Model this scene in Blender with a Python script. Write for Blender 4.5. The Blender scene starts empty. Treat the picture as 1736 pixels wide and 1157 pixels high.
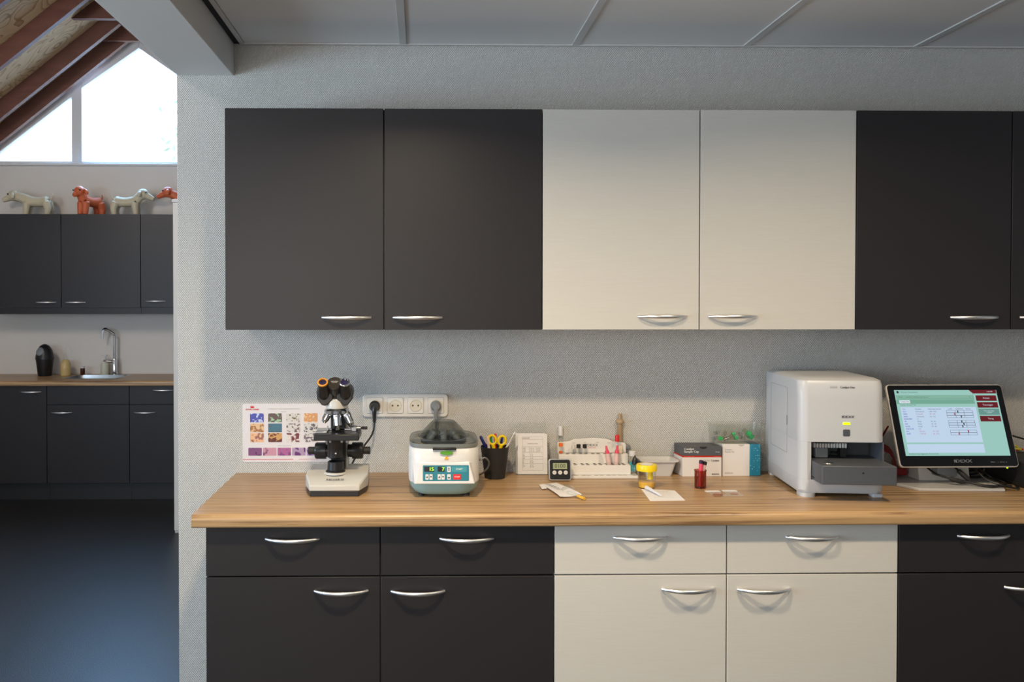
import bpy, bmesh, math, random
from mathutils import Vector, Matrix, Euler
random.seed(7)
PI = math.pi
sc = bpy.context.scene
COL = sc.collection

# ------------------------------------------------------------------ camera
cam_d = bpy.data.cameras.new('camera'); cam = bpy.data.objects.new('camera', cam_d); COL.objects.link(cam)
cam_d.sensor_width = 36.0
cam_d.lens = 1503.81 / 1736 * 36
cam_d.shift_x = (868 - 742.348) / 1736
cam_d.shift_y = -(578.5 - 528.746) / 1736
cam_d.clip_start = 0.05
YAW, PITCH = 0.01806, -0.01478
cam.location = (0.61921, -3.10806, 1.51047)
cam.rotation_euler = Euler((PI / 2 + PITCH, 0, -YAW), 'XYZ')
sc.camera = cam

# ------------------------------------------------------------------ world, lights, exposure
sc.view_settings.view_transform = 'Standard'
sc.view_settings.look = 'None'
sc.view_settings.gamma = 1.0
sc.view_settings.exposure = 0.0
sc.view_settings.use_curve_mapping = False
w = bpy.data.worlds.new('world'); sc.world = w; w.use_nodes = True
bg = w.node_tree.nodes['Background']; bg.inputs[0].default_value = (0.72, 0.86, 1.0, 1); bg.inputs[1].default_value = 4.5

def area(name, loc, target, size, power, color, size_y=None, shape='RECTANGLE', spread=180):
    d = bpy.data.lights.new(name, 'AREA'); d.shape = shape; d.size = size
    if size_y: d.size_y = size_y
    d.energy = power; d.color = color; d.spread = math.radians(spread)
    o = bpy.data.objects.new(name, d); COL.objects.link(o); o.location = loc
    v = Vector(target) - Vector(loc); o.rotation_euler = v.to_track_quat('-Z', 'Y').to_euler()
    return o
LW = (1.0, 0.80, 0.54)
area('ceiling_downlight', (0.55, -1.45, 2.375), (0.55, -1.45, 0), 0.14, 26.5, LW, shape='DISK', spread=149)
area('ceiling_downlight', (1.95, -1.45, 2.375), (1.95, -1.45, 0), 0.14, 17.5, LW, shape='DISK', spread=149)
area('roof_lamp', (-1.90, -1.35, 3.40), (0.2, -0.2, 1.4), 0.45, 18, (1.0, 0.93, 0.84), size_y=0.45)
area('left_window_daylight', (-3.06, -2.0, 1.50), (0.5, -0.6, 1.6), 2.2, 92, (0.58, 0.79, 1.0), size_y=1.0)
area('rear_fill_light', (-0.3, -4.6, 1.50), (0.4, 0, 1.6), 2.6, 62, (1.0, 0.94, 0.87), size_y=1.2)  # unseen frontal fill, added behind the camera to lift doors, walls and ceiling
area('gable_daylight', (-1.67, 4.35, 3.10), (-1.3, 0.6, 0.0), 1.3, 62, (0.26, 0.56, 1.0), size_y=0.8, spread=115)
area('far_room_lamp', (-2.2, 0.9, 2.7), (-2.0, 4.0, 1.2), 0.4, 16, (1.0, 0.84, 0.72), size_y=0.4)

# ------------------------------------------------------------------ materials
def nt(name):
    m = bpy.data.materials.new(name); m.use_nodes = True
    t = m.node_tree; b = t.nodes['Principled BSDF']
    return m, t, b
def link(t, a, b): t.links.new(a, b)
def mat(name, col, rough=0.5, metal=0.0, spec=0.5, trans=0.0, alpha=1.0, emit=None, es=1.0, ior=1.45, coat=0.0, vary=0.03):
    m, t, b = nt(name)
    b.inputs['Base Color'].default_value = (*col, 1); b.inputs['Roughness'].default_value = rough
    b.inputs['Metallic'].default_value = metal; b.inputs['Specular IOR Level'].default_value = spec
    b.inputs['Transmission Weight'].default_value = trans; b.inputs['Alpha'].default_value = alpha
    b.inputs['IOR'].default_value = ior; b.inputs['Coat Weight'].default_value = coat
    if emit:
        b.inputs['Emission Color'].default_value = (*emit, 1); b.inputs['Emission Strength'].default_value = es
    elif vary and trans == 0:
        tc = t.nodes.new('ShaderNodeTexCoord'); n = t.nodes.new('ShaderNodeTexNoise'); n.inputs['Scale'].default_value = 14
        mp = t.nodes.new('ShaderNodeMapRange'); mp.inputs[3].default_value = max(0.02, rough - 0.04); mp.inputs[4].default_value = min(1, rough + 0.04)
        link(t, tc.outputs['Object'], n.inputs['Vector']); link(t, n.outputs['Fac'], mp.inputs[0]); link(t, mp.outputs[0], b.inputs['Roughness'])
    return m
def srgb(r, g, b):
    f = lambda c: (c / 255 / 12.92) if c / 255 <= 0.04045 else ((c / 255 + 0.055) / 1.055) ** 2.4
    return (f(r), f(g), f(b))
def math_node(t, op, a, b=None):
    n = t.nodes.new('ShaderNodeMath'); n.operation = op
    for i, v in enumerate((a, b)):
        if v is None: continue
        if isinstance(v, (int, float)): n.inputs[i].default_value = v
        else: link(t, v, n.inputs[i])
    return n.outputs[0]

def mat_wallpaper():
    # glass-fibre wallpaper: small staggered weave pressed into a painted surface
    m, t, b = nt('painted_fibre_wallpaper')
    b.inputs['Base Color'].default_value = (0.61, 0.595, 0.565, 1); b.inputs['Roughness'].default_value = 0.55
    tc = t.nodes.new('ShaderNodeTexCoord'); s = t.nodes.new('ShaderNodeSeparateXYZ'); link(t, tc.outputs['Object'], s.inputs[0])
    a = math_node(t, 'SINE', math_node(t, 'MULTIPLY', s.outputs[0], 2 * PI / 0.0066))
    c = math_node(t, 'SINE', math_node(t, 'MULTIPLY', s.outputs[2], 2 * PI / 0.0090))
    h = math_node(t, 'MULTIPLY', a, c)
    bp = t.nodes.new('ShaderNodeBump'); bp.inputs['Strength'].default_value = 0.8; bp.inputs['Distance'].default_value = 0.0018
    link(t, h, bp.inputs['Height']); link(t, bp.outputs[0], b.inputs['Normal'])
    return m
def mat_plaster(name='white_plaster', col=(0.72, 0.70, 0.67)):
    m, t, b = nt(name); b.inputs['Base Color'].default_value = (*col, 1); b.inputs['Roughness'].default_value = 0.7
    n = t.nodes.new('ShaderNodeTexNoise'); n.inputs['Scale'].default_value = 90; n.inputs['Detail'].default_value = 3
    tc = t.nodes.new('ShaderNodeTexCoord'); link(t, tc.outputs['Object'], n.inputs['Vector'])
    bp = t.nodes.new('ShaderNodeBump'); bp.inputs['Strength'].default_value = 0.12; bp.inputs['Distance'].default_value = 0.002
    link(t, n.outputs['Fac'], bp.inputs['Height']); link(t, bp.outputs[0], b.inputs['Normal'])
    return m
def mat_laminate(name, col, rough):
    m, t, b = nt(name)
    tc = t.nodes.new('ShaderNodeTexCoord'); mp = t.nodes.new('ShaderNodeMapping'); mp.inputs['Scale'].default_value = (12, 40, 500)
    n = t.nodes.new('ShaderNodeTexNoise'); n.inputs['Scale'].default_value = 1.0; n.inputs['Detail'].default_value = 4
    link(t, tc.outputs['Object'], mp.inputs[0]); link(t, mp.outputs[0], n.inputs['Vector'])
    r = t.nodes.new('ShaderNodeValToRGB'); r.color_ramp.elements[0].color = (*[c * 0.93 for c in col], 1); r.color_ramp.elements[1].color = (*[c * 1.06 for c in col], 1)
    link(t, n.outputs['Fac'], r.inputs[0]); link(t, r.outputs[0], b.inputs['Base Color'])
    b.inputs['Roughness'].default_value = rough; b.inputs['Specular IOR Level'].default_value = 0.32
    bp = t.nodes.new('ShaderNodeBump'); bp.inputs['Strength'].default_value = 0.05; bp.inputs['Distance'].default_value = 0.0004
    link(t, n.outputs['Fac'], bp.inputs['Height']); link(t, bp.outputs[0], b.inputs['Normal'])
    return m
def mat_streakwood():
    m, t, b = nt('streaked_wood_laminate')
    tc = t.nodes.new('ShaderNodeTexCoord'); s = t.nodes.new('ShaderNodeSeparateXYZ'); link(t, tc.outputs['Object'], s.inputs[0])
    yz = math_node(t, 'ADD', s.outputs[1], math_node(t, 'MULTIPLY', s.outputs[2], -1.0))
    c = t.nodes.new('ShaderNodeCombineXYZ')
    link(t, math_node(t, 'MULTIPLY', s.outputs[0], 1.3), c.inputs[0]); link(t, math_node(t, 'MULTIPLY', yz, 85.0), c.inputs[1])
    n = t.nodes.new('ShaderNodeTexNoise'); n.inputs['Scale'].default_value = 1.0; n.inputs['Detail'].default_value = 7; n.inputs['Roughness'].default_value = 0.70
    link(t, c.outputs[0], n.inputs['Vector'])
    r = t.nodes.new('ShaderNodeValToRGB'); e = r.color_ramp.elements
    e[0].position = 0.37; e[0].color = (0.16, 0.085, 0.04, 1)
    e[1].position = 0.60; e[1].color = (0.50, 0.315, 0.158, 1)
    x = e.new(0.44); x.color = (0.285, 0.168, 0.083, 1)
    x = e.new(0.50); x.color = (0.41, 0.26, 0.125, 1)
    link(t, n.outputs['Fac'], r.inputs[0]); link(t, r.outputs[0], b.inputs['Base Color'])
    b.inputs['Roughness'].default_value = 0.34
    return m
def mat_floor():
    m, t, b = nt('speckled_dark_vinyl')
    tc = t.nodes.new('ShaderNodeTexCoord')
    n = t.nodes.new('ShaderNodeTexNoise'); n.inputs['Scale'].default_value = 210; n.inputs['Detail'].default_value = 2
    link(t, tc.outputs['Object'], n.inputs['Vector'])
    r = t.nodes.new('ShaderNodeValToRGB'); e = r.color_ramp.elements
    e[0].position = 0.46; e[0].color = (0.007, 0.006, 0.0055, 1); e[1].position = 0.70; e[1].color = (0.045, 0.040, 0.036, 1)
    link(t, n.outputs['Fac'], r.inputs[0]); link(t, r.outputs[0], b.inputs['Base Color'])
    b.inputs['Roughness'].default_value = 0.40
    bp = t.nodes.new('ShaderNodeBump'); bp.inputs['Strength'].default_value = 0.7; bp.inputs['Distance'].default_value = 0.0012
    link(t, n.outputs['Fac'], bp.inputs['Height']); link(t, bp.outputs[0], b.inputs['Normal'])
    return m
def mat_plywood():
    m, t, b = nt('rotary_cut_plywood')
    tc = t.nodes.new('ShaderNodeTexCoord'); mp = t.nodes.new('ShaderNodeMapping'); mp.inputs['Scale'].default_value = (1.0, 2.4, 1.0)
    n = t.nodes.new('ShaderNodeTexNoise'); n.inputs['Scale'].default_value = 1.9; n.inputs['Detail'].default_value = 2; n.inputs['Distortion'].default_value = 0.6
    link(t, tc.outputs['Object'], mp.inputs[0]); link(t, mp.outputs[0], n.inputs['Vector'])
    f = math_node(t, 'FRACT', math_node(t, 'MULTIPLY', n.outputs['Fac'], 17.0))
    r = t.nodes.new('ShaderNodeValToRGB'); e = r.color_ramp.elements
    e[0].position = 0.0; e[0].color = (0.66, 0.47, 0.27, 1); e[1].position = 1.0; e[1].color = (0.33, 0.17, 0.075, 1)
    x = e.new(0.65); x.color = (0.60, 0.41, 0.22, 1)
    link(t, f, r.inputs[0]); link(t, r.outputs[0], b.inputs['Base Color']); b.inputs['Roughness'].default_value = 0.6
    return m
def mat_rafter():
    m, t, b = nt('red_brown_stained_timber')
    tc = t.nodes.new('ShaderNodeTexCoord'); mp = t.nodes.new('ShaderNodeMapping'); mp.inputs['Scale'].default_value = (3, 30, 12)
    n = t.nodes.new('ShaderNodeTexNoise'); n.inputs['Scale'].default_value = 2; n.inputs['Detail'].default_value = 4
    link(t, tc.outputs['Object'], mp.inputs[0]); link(t, mp.outputs[0], n.inputs['Vector'])
    r = t.nodes.new('ShaderNodeValToRGB'); e = r.color_ramp.elements
    e[0].color = (0.085, 0.030, 0.022, 1); e[1].color = (0.20, 0.080, 0.055, 1)
    link(t, n.outputs['Fac'], r.inputs[0]); link(t, r.outputs[0], b.inputs['Base Color']); b.inputs['Roughness'].default_value = 0.55
    return m
def mat_blotch(name, bgc, fgc, scale=60, th=0.56, fg2=None, off=0.0):
    m, t, b = nt(name)
    tc = t.nodes.new('ShaderNodeTexCoord'); mp = t.nodes.new('ShaderNodeMapping'); mp.inputs['Location'].default_value = (off, off * 2.3, off * 1.7)
    n = t.nodes.new('ShaderNodeTexNoise'); n.inputs['Scale'].default_value = scale; n.inputs['Detail'].default_value = 2.5
    link(t, tc.outputs['Object'], mp.inputs[0]); link(t, mp.outputs[0], n.inputs['Vector'])
    r = t.nodes.new('ShaderNodeValToRGB'); e = r.color_ramp.elements
    e[0].position = th - 0.03; e[0].color = (*bgc, 1); e[1].position = th + 0.03; e[1].color = (*fgc, 1)
    if fg2: x = e.new(min(0.98, th + 0.12)); x.color = (*fg2, 1)
    link(t, n.outputs['Fac'], r.inputs[0]); link(t, r.outputs[0], b.inputs['Base Color']); b.inputs['Roughness'].default_value = 0.35
    return m
def mat_clear(name, tint=(0.93, 0.95, 0.94), gloss=0.12, rough=0.05):
    m = bpy.data.materials.new(name); m.use_nodes = True; t = m.node_tree
    for n in list(t.nodes): t.nodes.remove(n)
    o = t.nodes.new('ShaderNodeOutputMaterial'); tr = t.nodes.new('ShaderNodeBsdfTransparent'); gl = t.nodes.new('ShaderNodeBsdfGlossy'); mx = t.nodes.new('ShaderNodeMixShader')
    tr.inputs[0].default_value = (*tint, 1); gl.inputs['Roughness'].default_value = rough
    lw = t.nodes.new('ShaderNodeLayerWeight'); lw.inputs[0].default_value = 0.35
    f = math_node(t, 'ADD', math_node(t, 'MULTIPLY', math_node(t, 'POWER', lw.outputs['Facing'], 2.0), 0.6), gloss * 0.3)
    link(t, f, mx.inputs[0]); link(t, tr.outputs[0], mx.inputs[1]); link(t, gl.outputs[0], mx.inputs[2]); link(t, mx.outputs[0], o.inputs[0])
    return m
def mat_dots():
    m, t, b = nt('teal_card_with_white_dots')
    tc = t.nodes.new('ShaderNodeTexCoord'); v = t.nodes.new('ShaderNodeTexVoronoi'); v.inputs['Scale'].default_value = 170; v.inputs['Randomness'].default_value = 0.35
    link(t, tc.outputs['Object'], v.inputs['Vector'])
    wn = t.nodes.new('ShaderNodeSeparateColor'); link(t, v.outputs['Color'], wn.inputs[0])
    f = math_node(t, 'MULTIPLY', math_node(t, 'LESS_THAN', v.outputs['Distance'], 0.26), math_node(t, 'GREATER_THAN', wn.outputs[0], 0.55))
    r = t.nodes.new('ShaderNodeValToRGB'); e = r.color_ramp.elements; e[0].color = (0.015, 0.22, 0.33, 1); e[1].color = (0.45, 0.75, 0.78, 1)
    link(t, f, r.inputs[0]); link(t, r.outputs[0], b.inputs['Base Color']); b.inputs['Roughness'].default_value = 0.4
    return m

M = dict(
    wallpaper=mat_wallpaper(), plaster=mat_plaster(), tile=mat_plaster('ceiling_tile_white', (0.80, 0.79, 0.78)),
    grid=mat('ceiling_grid_white', (0.62, 0.61, 0.60), 0.5), gap_shade=mat('gap_shade_black', (0.02, 0.02, 0.025), 0.9),
    dark=mat_laminate('anthracite_laminate', (0.0225, 0.020, 0.022), 0.40), white=mat_laminate('off_white_laminate', (0.60, 0.58, 0.535), 0.42),
    carcass_dark=mat('anthracite_carcass', (0.03, 0.028, 0.03), 0.5), carcass_white=mat('white_carcass', (0.68, 0.66, 0.62), 0.5),
    wood=mat_streakwood(), floor=mat_floor(), ply=mat_plywood(), rafter=mat_rafter(),
    frame=mat('white_window_frame', (0.72, 0.74, 0.76), 0.4), pane=mat_clear('window_glass', (0.97, 0.98, 0.98), 0.05),
    alu=mat('satin_aluminium', (0.80, 0.80, 0.82), 0.36, metal=1.0), chrome=mat('chrome', (0.75, 0.76, 0.78), 0.10, metal=1.0),
    steel=mat('brushed_steel', (0.38, 0.38, 0.38), 0.30, metal=1.0),
    blackp=mat('black_plastic', (0.012, 0.012, 0.013), 0.35), blackm=mat('black_matt', (0.018, 0.017, 0.017), 0.6),
    beige=mat('warm_grey_enamel', (0.52, 0.51, 0.475), 0.35), whitep=mat('white_plastic', (0.66, 0.65, 0.64), 0.32),
    socket=mat('cream_white_plastic', (0.66, 0.64, 0.61), 0.25), socketin=mat('socket_insert', (0.60, 0.56, 0.47), 0.35),
    greyp=mat('mid_grey_plastic', (0.20, 0.22, 0.24), 0.45), dgreyp=mat('slate_grey_plastic', (0.075, 0.082, 0.095), 0.40),
    rackp=mat('white_rack_plastic', (0.76, 0.74, 0.71), 0.4), teal=mat('dusty_teal_plastic', (0.24, 0.39, 0.40), 0.4), tealpanel=mat('teal_keypad', (0.02, 0.18, 0.24), 0.35),
    tealb=mat('light_teal_key', (0.05, 0.26, 0.31), 0.4),
    paper=mat('white_paper', (0.76, 0.74, 0.745), 0.7), ink=mat('black_ink', (0.03, 0.03, 0.035), 0.6), greyink=mat('grey_ink', (0.25, 0.25, 0.26), 0.6),
    redink=mat('red_ink', (0.60, 0.03, 0.035), 0.5), paleink=mat('pale_green_grey_ink', (0.42, 0.47, 0.40), 0.6), whiteink=mat('white_ink', (0.85, 0.85, 0.85), 0.5),
    clear=mat_clear('clear_acrylic', (0.98, 0.985, 0.98), 0.04), clearp=mat_clear('clear_polystyrene', (0.965, 0.975, 0.965), 0.12, 0.12),
    smoke=mat_clear('smoked_acrylic', (0.60, 0.62, 0.60), 0.20, 0.10),
    lens=mat('violet_coated_lens', (0.02, 0.015, 0.06), 0.05, spec=1.0, coat=1.0), orange_ring=mat('orange_ring', (0.75, 0.30, 0.03), 0.3),
    yellow=mat('yellow_plastic', (0.85, 0.62, 0.01), 0.32), red=mat('red_plastic', (0.62, 0.015, 0.015), 0.35), pink=mat('pink_red_plastic', (0.72, 0.07, 0.13), 0.35),
    palepink=mat('pale_pink_label', (0.72, 0.52, 0.50), 0.5), orange=mat('orange_plastic', (0.82, 0.16, 0.02), 0.35), bluep=mat('navy_blue_plastic', (0.015, 0.02, 0.16), 0.3),
    green=mat('green_plastic', (0.01, 0.28, 0.09), 0.35), greencap=mat('bright_green_plastic', (0.02, 0.50, 0.13), 0.35),
    cream=mat('cream_plastic', (0.72, 0.60, 0.45), 0.45), tan=mat('brown_tinted_polythene', (0.38, 0.27, 0.16), 0.35),
    urine=mat('yellow_liquid', (0.85, 0.47, 0.05), 0.12), brown=mat('red_brown_tinted_plastic', (0.17, 0.035, 0.02), 0.22, coat=0.4),
    blood=mat('dark_red_smear', (0.40, 0.16, 0.10), 0.3), cyan=mat('turquoise_label', (0.02, 0.42, 0.50), 0.5), greybox=mat('slate_grey_card', (0.085, 0.088, 0.098), 0.55),
    card=mat('off_white_card', (0.72, 0.68, 0.65), 0.55), redband=mat('red_band', (0.55, 0.02, 0.01), 0.5), dots=mat_dots(),
    lcd=mat('green_grey_lcd', (0.33, 0.38, 0.24), 0.3), warn=mat('amber_sticker', (0.85, 0.42, 0.02), 0.4), leafgreen=mat('leaf_green_label', (0.10, 0.32, 0.03), 0.4),
    glow=mat('green_display_digits', (0.3, 0.8, 0.05), 0.4, emit=(0.45, 0.85, 0.08), es=1.0), led=mat('lit_green_led', (0.5, 0.9, 0), 0.4, emit=(0.62, 1.0, 0.0), es=1.1),
    dogcream=mat('cream_leather', (0.60, 0.53, 0.37), 0.5), dogorange=mat('terracotta_leather', (0.60, 0.13, 0.045), 0.5), amberbottle=mat('amber_brown_plastic', (0.07, 0.02, 0.01), 0.25),
    honey=mat('amber_soap', (0.60, 0.45, 0.19), 0.25), redcable=mat('dark_red_cable', (0.22, 0.01, 0.012), 0.45), yellowcable=mat('yellow_cable', (0.62, 0.55, 0.05), 0.45),
    whitecable=mat('white_cable', (0.62, 0.62, 0.62), 0.5), skirt=mat('black_plinth', (0.015, 0.015, 0.016), 0.4), brick=mat('pale_render', (0.6, 0.58, 0.55), 0.8),
    leaf=mat('pale_leaf', (0.30, 0.42, 0.33), 0.6), bark=mat('grey_bark', (0.25, 0.22, 0.2), 0.8), rooftile=mat('weathered_roof_tile', (0.5, 0.45, 0.42), 0.8),
)
def em(name, r, g, b, k=1.0): return mat(name, (0.01, 0.01, 0.01), 0.35, emit=srgb(r, g, b), es=k, spec=0.3)
SCR = dict(bg=em('screen_mint', 160, 208, 198, .88), band=em('screen_green_band', 122, 178, 155, .85), table=em('screen_pale_blue', 196, 217, 240, .92), white=em('screen_white', 225, 235, 245, .9),
           red=em('screen_maroon', 110, 20, 32, .8), grey=em('screen_grey_teal', 110, 160, 152, .8), ink=em('screen_dark_text', 35, 50, 60, .8), blue=em('screen_blue_text', 50, 55, 190, .8), redt=em('screen_red_text', 190, 50, 80, .8))

# ------------------------------------------------------------------ mesh helpers
class MB:
    def __init__(s, mtx=None): s.bm = bmesh.new(); s.m = mtx or Matrix()
    def v(s, p): return s.bm.verts.new(s.m @ Vector(p))
    def faces(s, vs, fs):
        vv = [s.v(p) for p in vs]
        for f in fs:
            try: s.bm.faces.new([vv[i] for i in f])
            except ValueError: pass
        return s
    def box(s, x0, x1, y0, y1, z0, z1):
        return s.faces([(x0, y0, z0), (x1, y0, z0), (x1, y1, z0), (x0, y1, z0), (x0, y0, z1), (x1, y0, z1), (x1, y1, z1), (x0, y1, z1)],
                       [(0, 3, 2, 1), (4, 5, 6, 7), (0, 1, 5, 4), (1, 2, 6, 5), (2, 3, 7, 6), (3, 0, 4, 7)])
    def loft(s, rings, cap=True, closed=False):
        rr = [[s.v(p) for p in r] for r in rings]; n = len(rr[0]); k = len(rr)
        for i in range(k if closed else k - 1):
            a, b = rr[i], rr[(i + 1) % k]
            for j in range(n):
                try: s.bm.faces.new([a[j], a[(j + 1) % n], b[(j + 1) % n], b[j]])
                except ValueError: pass
        if cap and not closed:
            s.bm.faces.new(rr[0][::-1]); s.bm.faces.new(rr[-1])
        return s
    def prism(s, poly, axis, a, b):     # poly in the two other axes
        def P(u, v, w):
            return (w, u, v) if axis == 'x' else ((u, w, v) if axis == 'y' else (u, v, w))
        return s.loft([[P(u, v, a) for u, v in poly], [P(u, v, b) for u, v in poly]])
    def cyl(s, p0, p1, r0, r1=None, n=24, cap=True):
        r1 = r0 if r1 is None else r1; p0 = Vector(p0); p1 = Vector(p1); d = (p1 - p0).normalized()
        a = d.orthogonal().normalized(); b = d.cross(a)
        ring = lambda c, r: [c + (a * math.cos(2 * PI * i / n) + b * math.sin(2 * PI * i / n)) * r for i in range(n)]
        return s.loft([ring(p0, r0), ring(p1, r1)], cap)
    def axial(s, p0, d, prof, n=24, cap=True):   # prof: (distance, radius)
        p0 = Vector(p0); d = Vector(d).normalized(); a = d.orthogonal().normalized(); b = d.cross(a)
        return s.loft([[p0 + d * t + (a * math.cos(2 * PI * i / n) + b * math.sin(2 * PI * i / n)) * max(r, 1e-5) for i in range(n)] for t, r in prof], cap)
    def lathe(s, c, prof, n=28, cap=True): return s.axial(c, (0, 0, 1), [(z, r) for r, z in prof], n, cap)
    def tube(s, pts, r, n=10, smooth=6, closed=False):
        P = [Vector(p) for p in pts]
        if smooth > 1:
            Q = []; k = len(P)
            for i in range(k if closed else k - 1):
                p0 = P[(i - 1) % k] if (closed or i > 0) else P[0] * 2 - P[1]; p1 = P[i]; p2 = P[(i + 1) % k]
                p3 = P[(i + 2) % k] if (closed or i + 2 < k) else p2 * 2 - p1
                for j in range(smooth):
                    t = j / smooth
                    Q.append(0.5 * ((2 * p1) + (p2 - p0) * t + (2 * p0 - 5 * p1 + 4 * p2 - p3) * t * t + (3 * p1 - p0 - 3 * p2 + p3) * t ** 3))
            if not closed: Q.append(P[-1])
            P = Q
        rings = []; a = None; k = len(P)
        for i, p in enumerate(P):
            d = (P[(i + 1) % k] - P[i - 1]) if closed else (P[min(i + 1, k - 1)] - P[max(i - 1, 0)])
            d.normalize()
            a = d.orthogonal().normalized() if a is None else (a - d * a.dot(d)).normalized()
            b = d.cross(a); rad = r(i / (k - 1)) if callable(r) else r
            rings.append([p + (a * math.cos(2 * PI * j / n) + b * math.sin(2 * PI * j / n)) * rad for j in range(n)])
        return s.loft(rings, True, closed)
    def ball(s, c, r, n=16, m=10, rot=None):
        if isinstance(r, (int, float)): r = (r, r, r)
        R = rot.to_matrix() if rot else Matrix.Identity(3); c = Vector(c)
        rings = []
        for i in range(m + 1):
            ph = -PI / 2 + PI * i / m; q = max(math.cos(ph), 1e-3)
            rings.append([c + R @ Vector((r[0] * q * math.cos(2 * PI * j / n), r[1] * q * math.sin(2 * PI * j / n), r[2] * math.sin(ph))) for j in range(n)])
        return s.loft(rings)
    def rrect(s, x0, x1, z0, z1, y0, y1, r, n=5):   # rounded rectangle facing -y, thickness y0..y1
        return s.prism(rr_poly(x0, x1, z0, z1, r, n), 'y', y0, y1)
    def build(s, name, material, parent=None, loc=None, smooth=35, bevel=0, seg=2):
        bmesh.ops.recalc_face_normals(s.bm, faces=s.bm.faces)
        me = bpy.data.meshes.new(name); s.bm.to_mesh(me); s.bm.free()
        me.materials.append(material)
        if smooth:
            me.polygons.foreach_set('use_smooth', [True] * len(me.polygons))
            me.set_sharp_from_angle(angle=math.radians(smooth))
        o = bpy.data.objects.new(name, me); COL.objects.link(o)
        if parent: o.parent = parent
        if loc: o.location = loc
        if bevel:
            b = o.modifiers.new('bevel', 'BEVEL'); b.width = bevel; b.segments = seg; b.limit_method = 'ANGLE'; b.angle_limit = math.radians(40)
        return o
def rr_poly(x0, x1, z0, z1, r, n=5):
    P = []
    for cx, cz, a0 in ((x1 - r, z0 + r, -90), (x1 - r, z1 - r, 0), (x0 + r, z1 - r, 90), (x0 + r, z0 + r, 180)):
        for i in range(n + 1):
            a = math.radians(a0 + 90 * i / n); P.append((cx + r * math.cos(a), cz + r * math.sin(a)))
    return P
def tag(o, label=None, cat=None, group=None, kind=None):
    if label: o['label'] = label
    if cat: o['category'] = cat
    if group: o['group'] = group
    if kind: o['kind'] = kind
    return o
def thing(name, label, cat, loc=(0, 0, 0), rz=0, group=None):
    o = bpy.data.objects.new(name, None); COL.objects.link(o); o.empty_display_size = 0.02
    o.location = loc; o.rotation_euler = (0, 0, rz)
    return tag(o, label, cat, group)
def struct(o, label=None): return tag(o, label, kind='structure')
def copy_tree(o, parent=None):
    c = o.copy(); COL.objects.link(c); c.parent = parent
    for ch in [x for x in list(bpy.data.objects) if x.parent == o]: copy_tree(ch, c)
    return c

_tc = {}
def text_mesh(s, size, align):
    k = (s, size, align)
    if k not in _tc:
        cu = bpy.data.curves.new('t', 'FONT'); cu.body = s; cu.size = size; cu.align_x = align; cu.align_y = 'CENTER'; cu.resolution_u = 2
        o = bpy.data.objects.new('t', cu); COL.objects.link(o)
        dg = bpy.context.evaluated_depsgraph_get(); me = bpy.data.meshes.new_from_object(o.evaluated_get(dg))
        bpy.data.objects.remove(o); bpy.data.curves.remove(cu); _tc[k] = me
    return _tc[k]
STAND = Matrix.Rotation(PI / 2, 4, 'X')    # xy drawing -> upright, facing -y
def lettering(items, mtx, material, parent, name='lettering', off=0.0006, bold=0.0):
    # items: (string, size, x, y[, align][, stretch]) drawn in the xy plane of mtx
    bm = bmesh.new()
    for it in items:
        s, size, x, y = it[:4]; al = it[4] if len(it) > 4 else 'CENTER'; sx = it[5] if len(it) > 5 else 1.0
        me = text_mesh(s, size, al)
        for dx in ((0,) if not bold else (-bold, bold)):
            t = bmesh.new(); t.from_mesh(me)
            bmesh.ops.transform(t, matrix=mtx @ Matrix.Translation((x + dx, y, off)) @ Matrix.Diagonal((sx, 1, 1, 1)), verts=t.verts)
            tmp = bpy.data.meshes.new('t'); t.to_mesh(tmp); t.free(); bm.from_mesh(tmp); bpy.data.meshes.remove(tmp)
    me = bpy.data.meshes.new(name); bm.to_mesh(me); bm.free(); me.materials.append(material)
    o = bpy.data.objects.new(name, me); COL.objects.link(o); o.parent = parent
    return o
def flat(name, rects, mtx, material, parent, off=0.0004, r=0.0, th=0.0003):
    # thin printed or applied patches: (x0, x1, y0, y1) in the xy plane of mtx
    mb = MB(mtx)
    for x0, x1, y0, y1 in rects:
        p = rr_poly(x0, x1, y0, y1, r, 4) if r else [(x0, y0), (x1, y0), (x1, y1), (x0, y1)]
        mb.prism(p, 'z', off - th, off)
    return mb.build(name, material, parent, smooth=0)

def handle_mb(L=0.152, mb=None):
    # bow handle: runs along x, bulges towards -y, flat section
    mb = mb or MB(); rings = []; n = 22; k = 10
    for i in range(n + 1):
        t = -1 + 2 * i / n; x = t * L / 2; y = -0.030 * (1 - abs(t) ** 2.2) - 0.001
        w_, h_ = 0.0040, 0.0046 + 0.0016 * (1 - t * t)
        if i in (0, n): y = 0.0
        dx = 1.0; dy = 0.030 * 2.2 * abs(t) ** 1.2 * (1 if t > 0 else -1) / (L / 2); l = math.hypot(dx, dy); nx, ny = -dy / l, dx / l
        rings.append([(x + nx * w_ * math.cos(2 * PI * j / k), y + ny * w_ * math.cos(2 * PI * j / k), h_ * math.sin(2 * PI * j / k)) for j in range(k)])
    return mb.loft(rings)
_hm = handle_mb().build('handle', M['alu'], smooth=60); HANDLE = _hm.data; bpy.data.objects.remove(_hm)
def handle(parent, x, y, z):
    o = bpy.data.objects.new('handle', HANDLE); COL.objects.link(o); o.parent = parent; o.location = (x, y, z); return o

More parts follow.
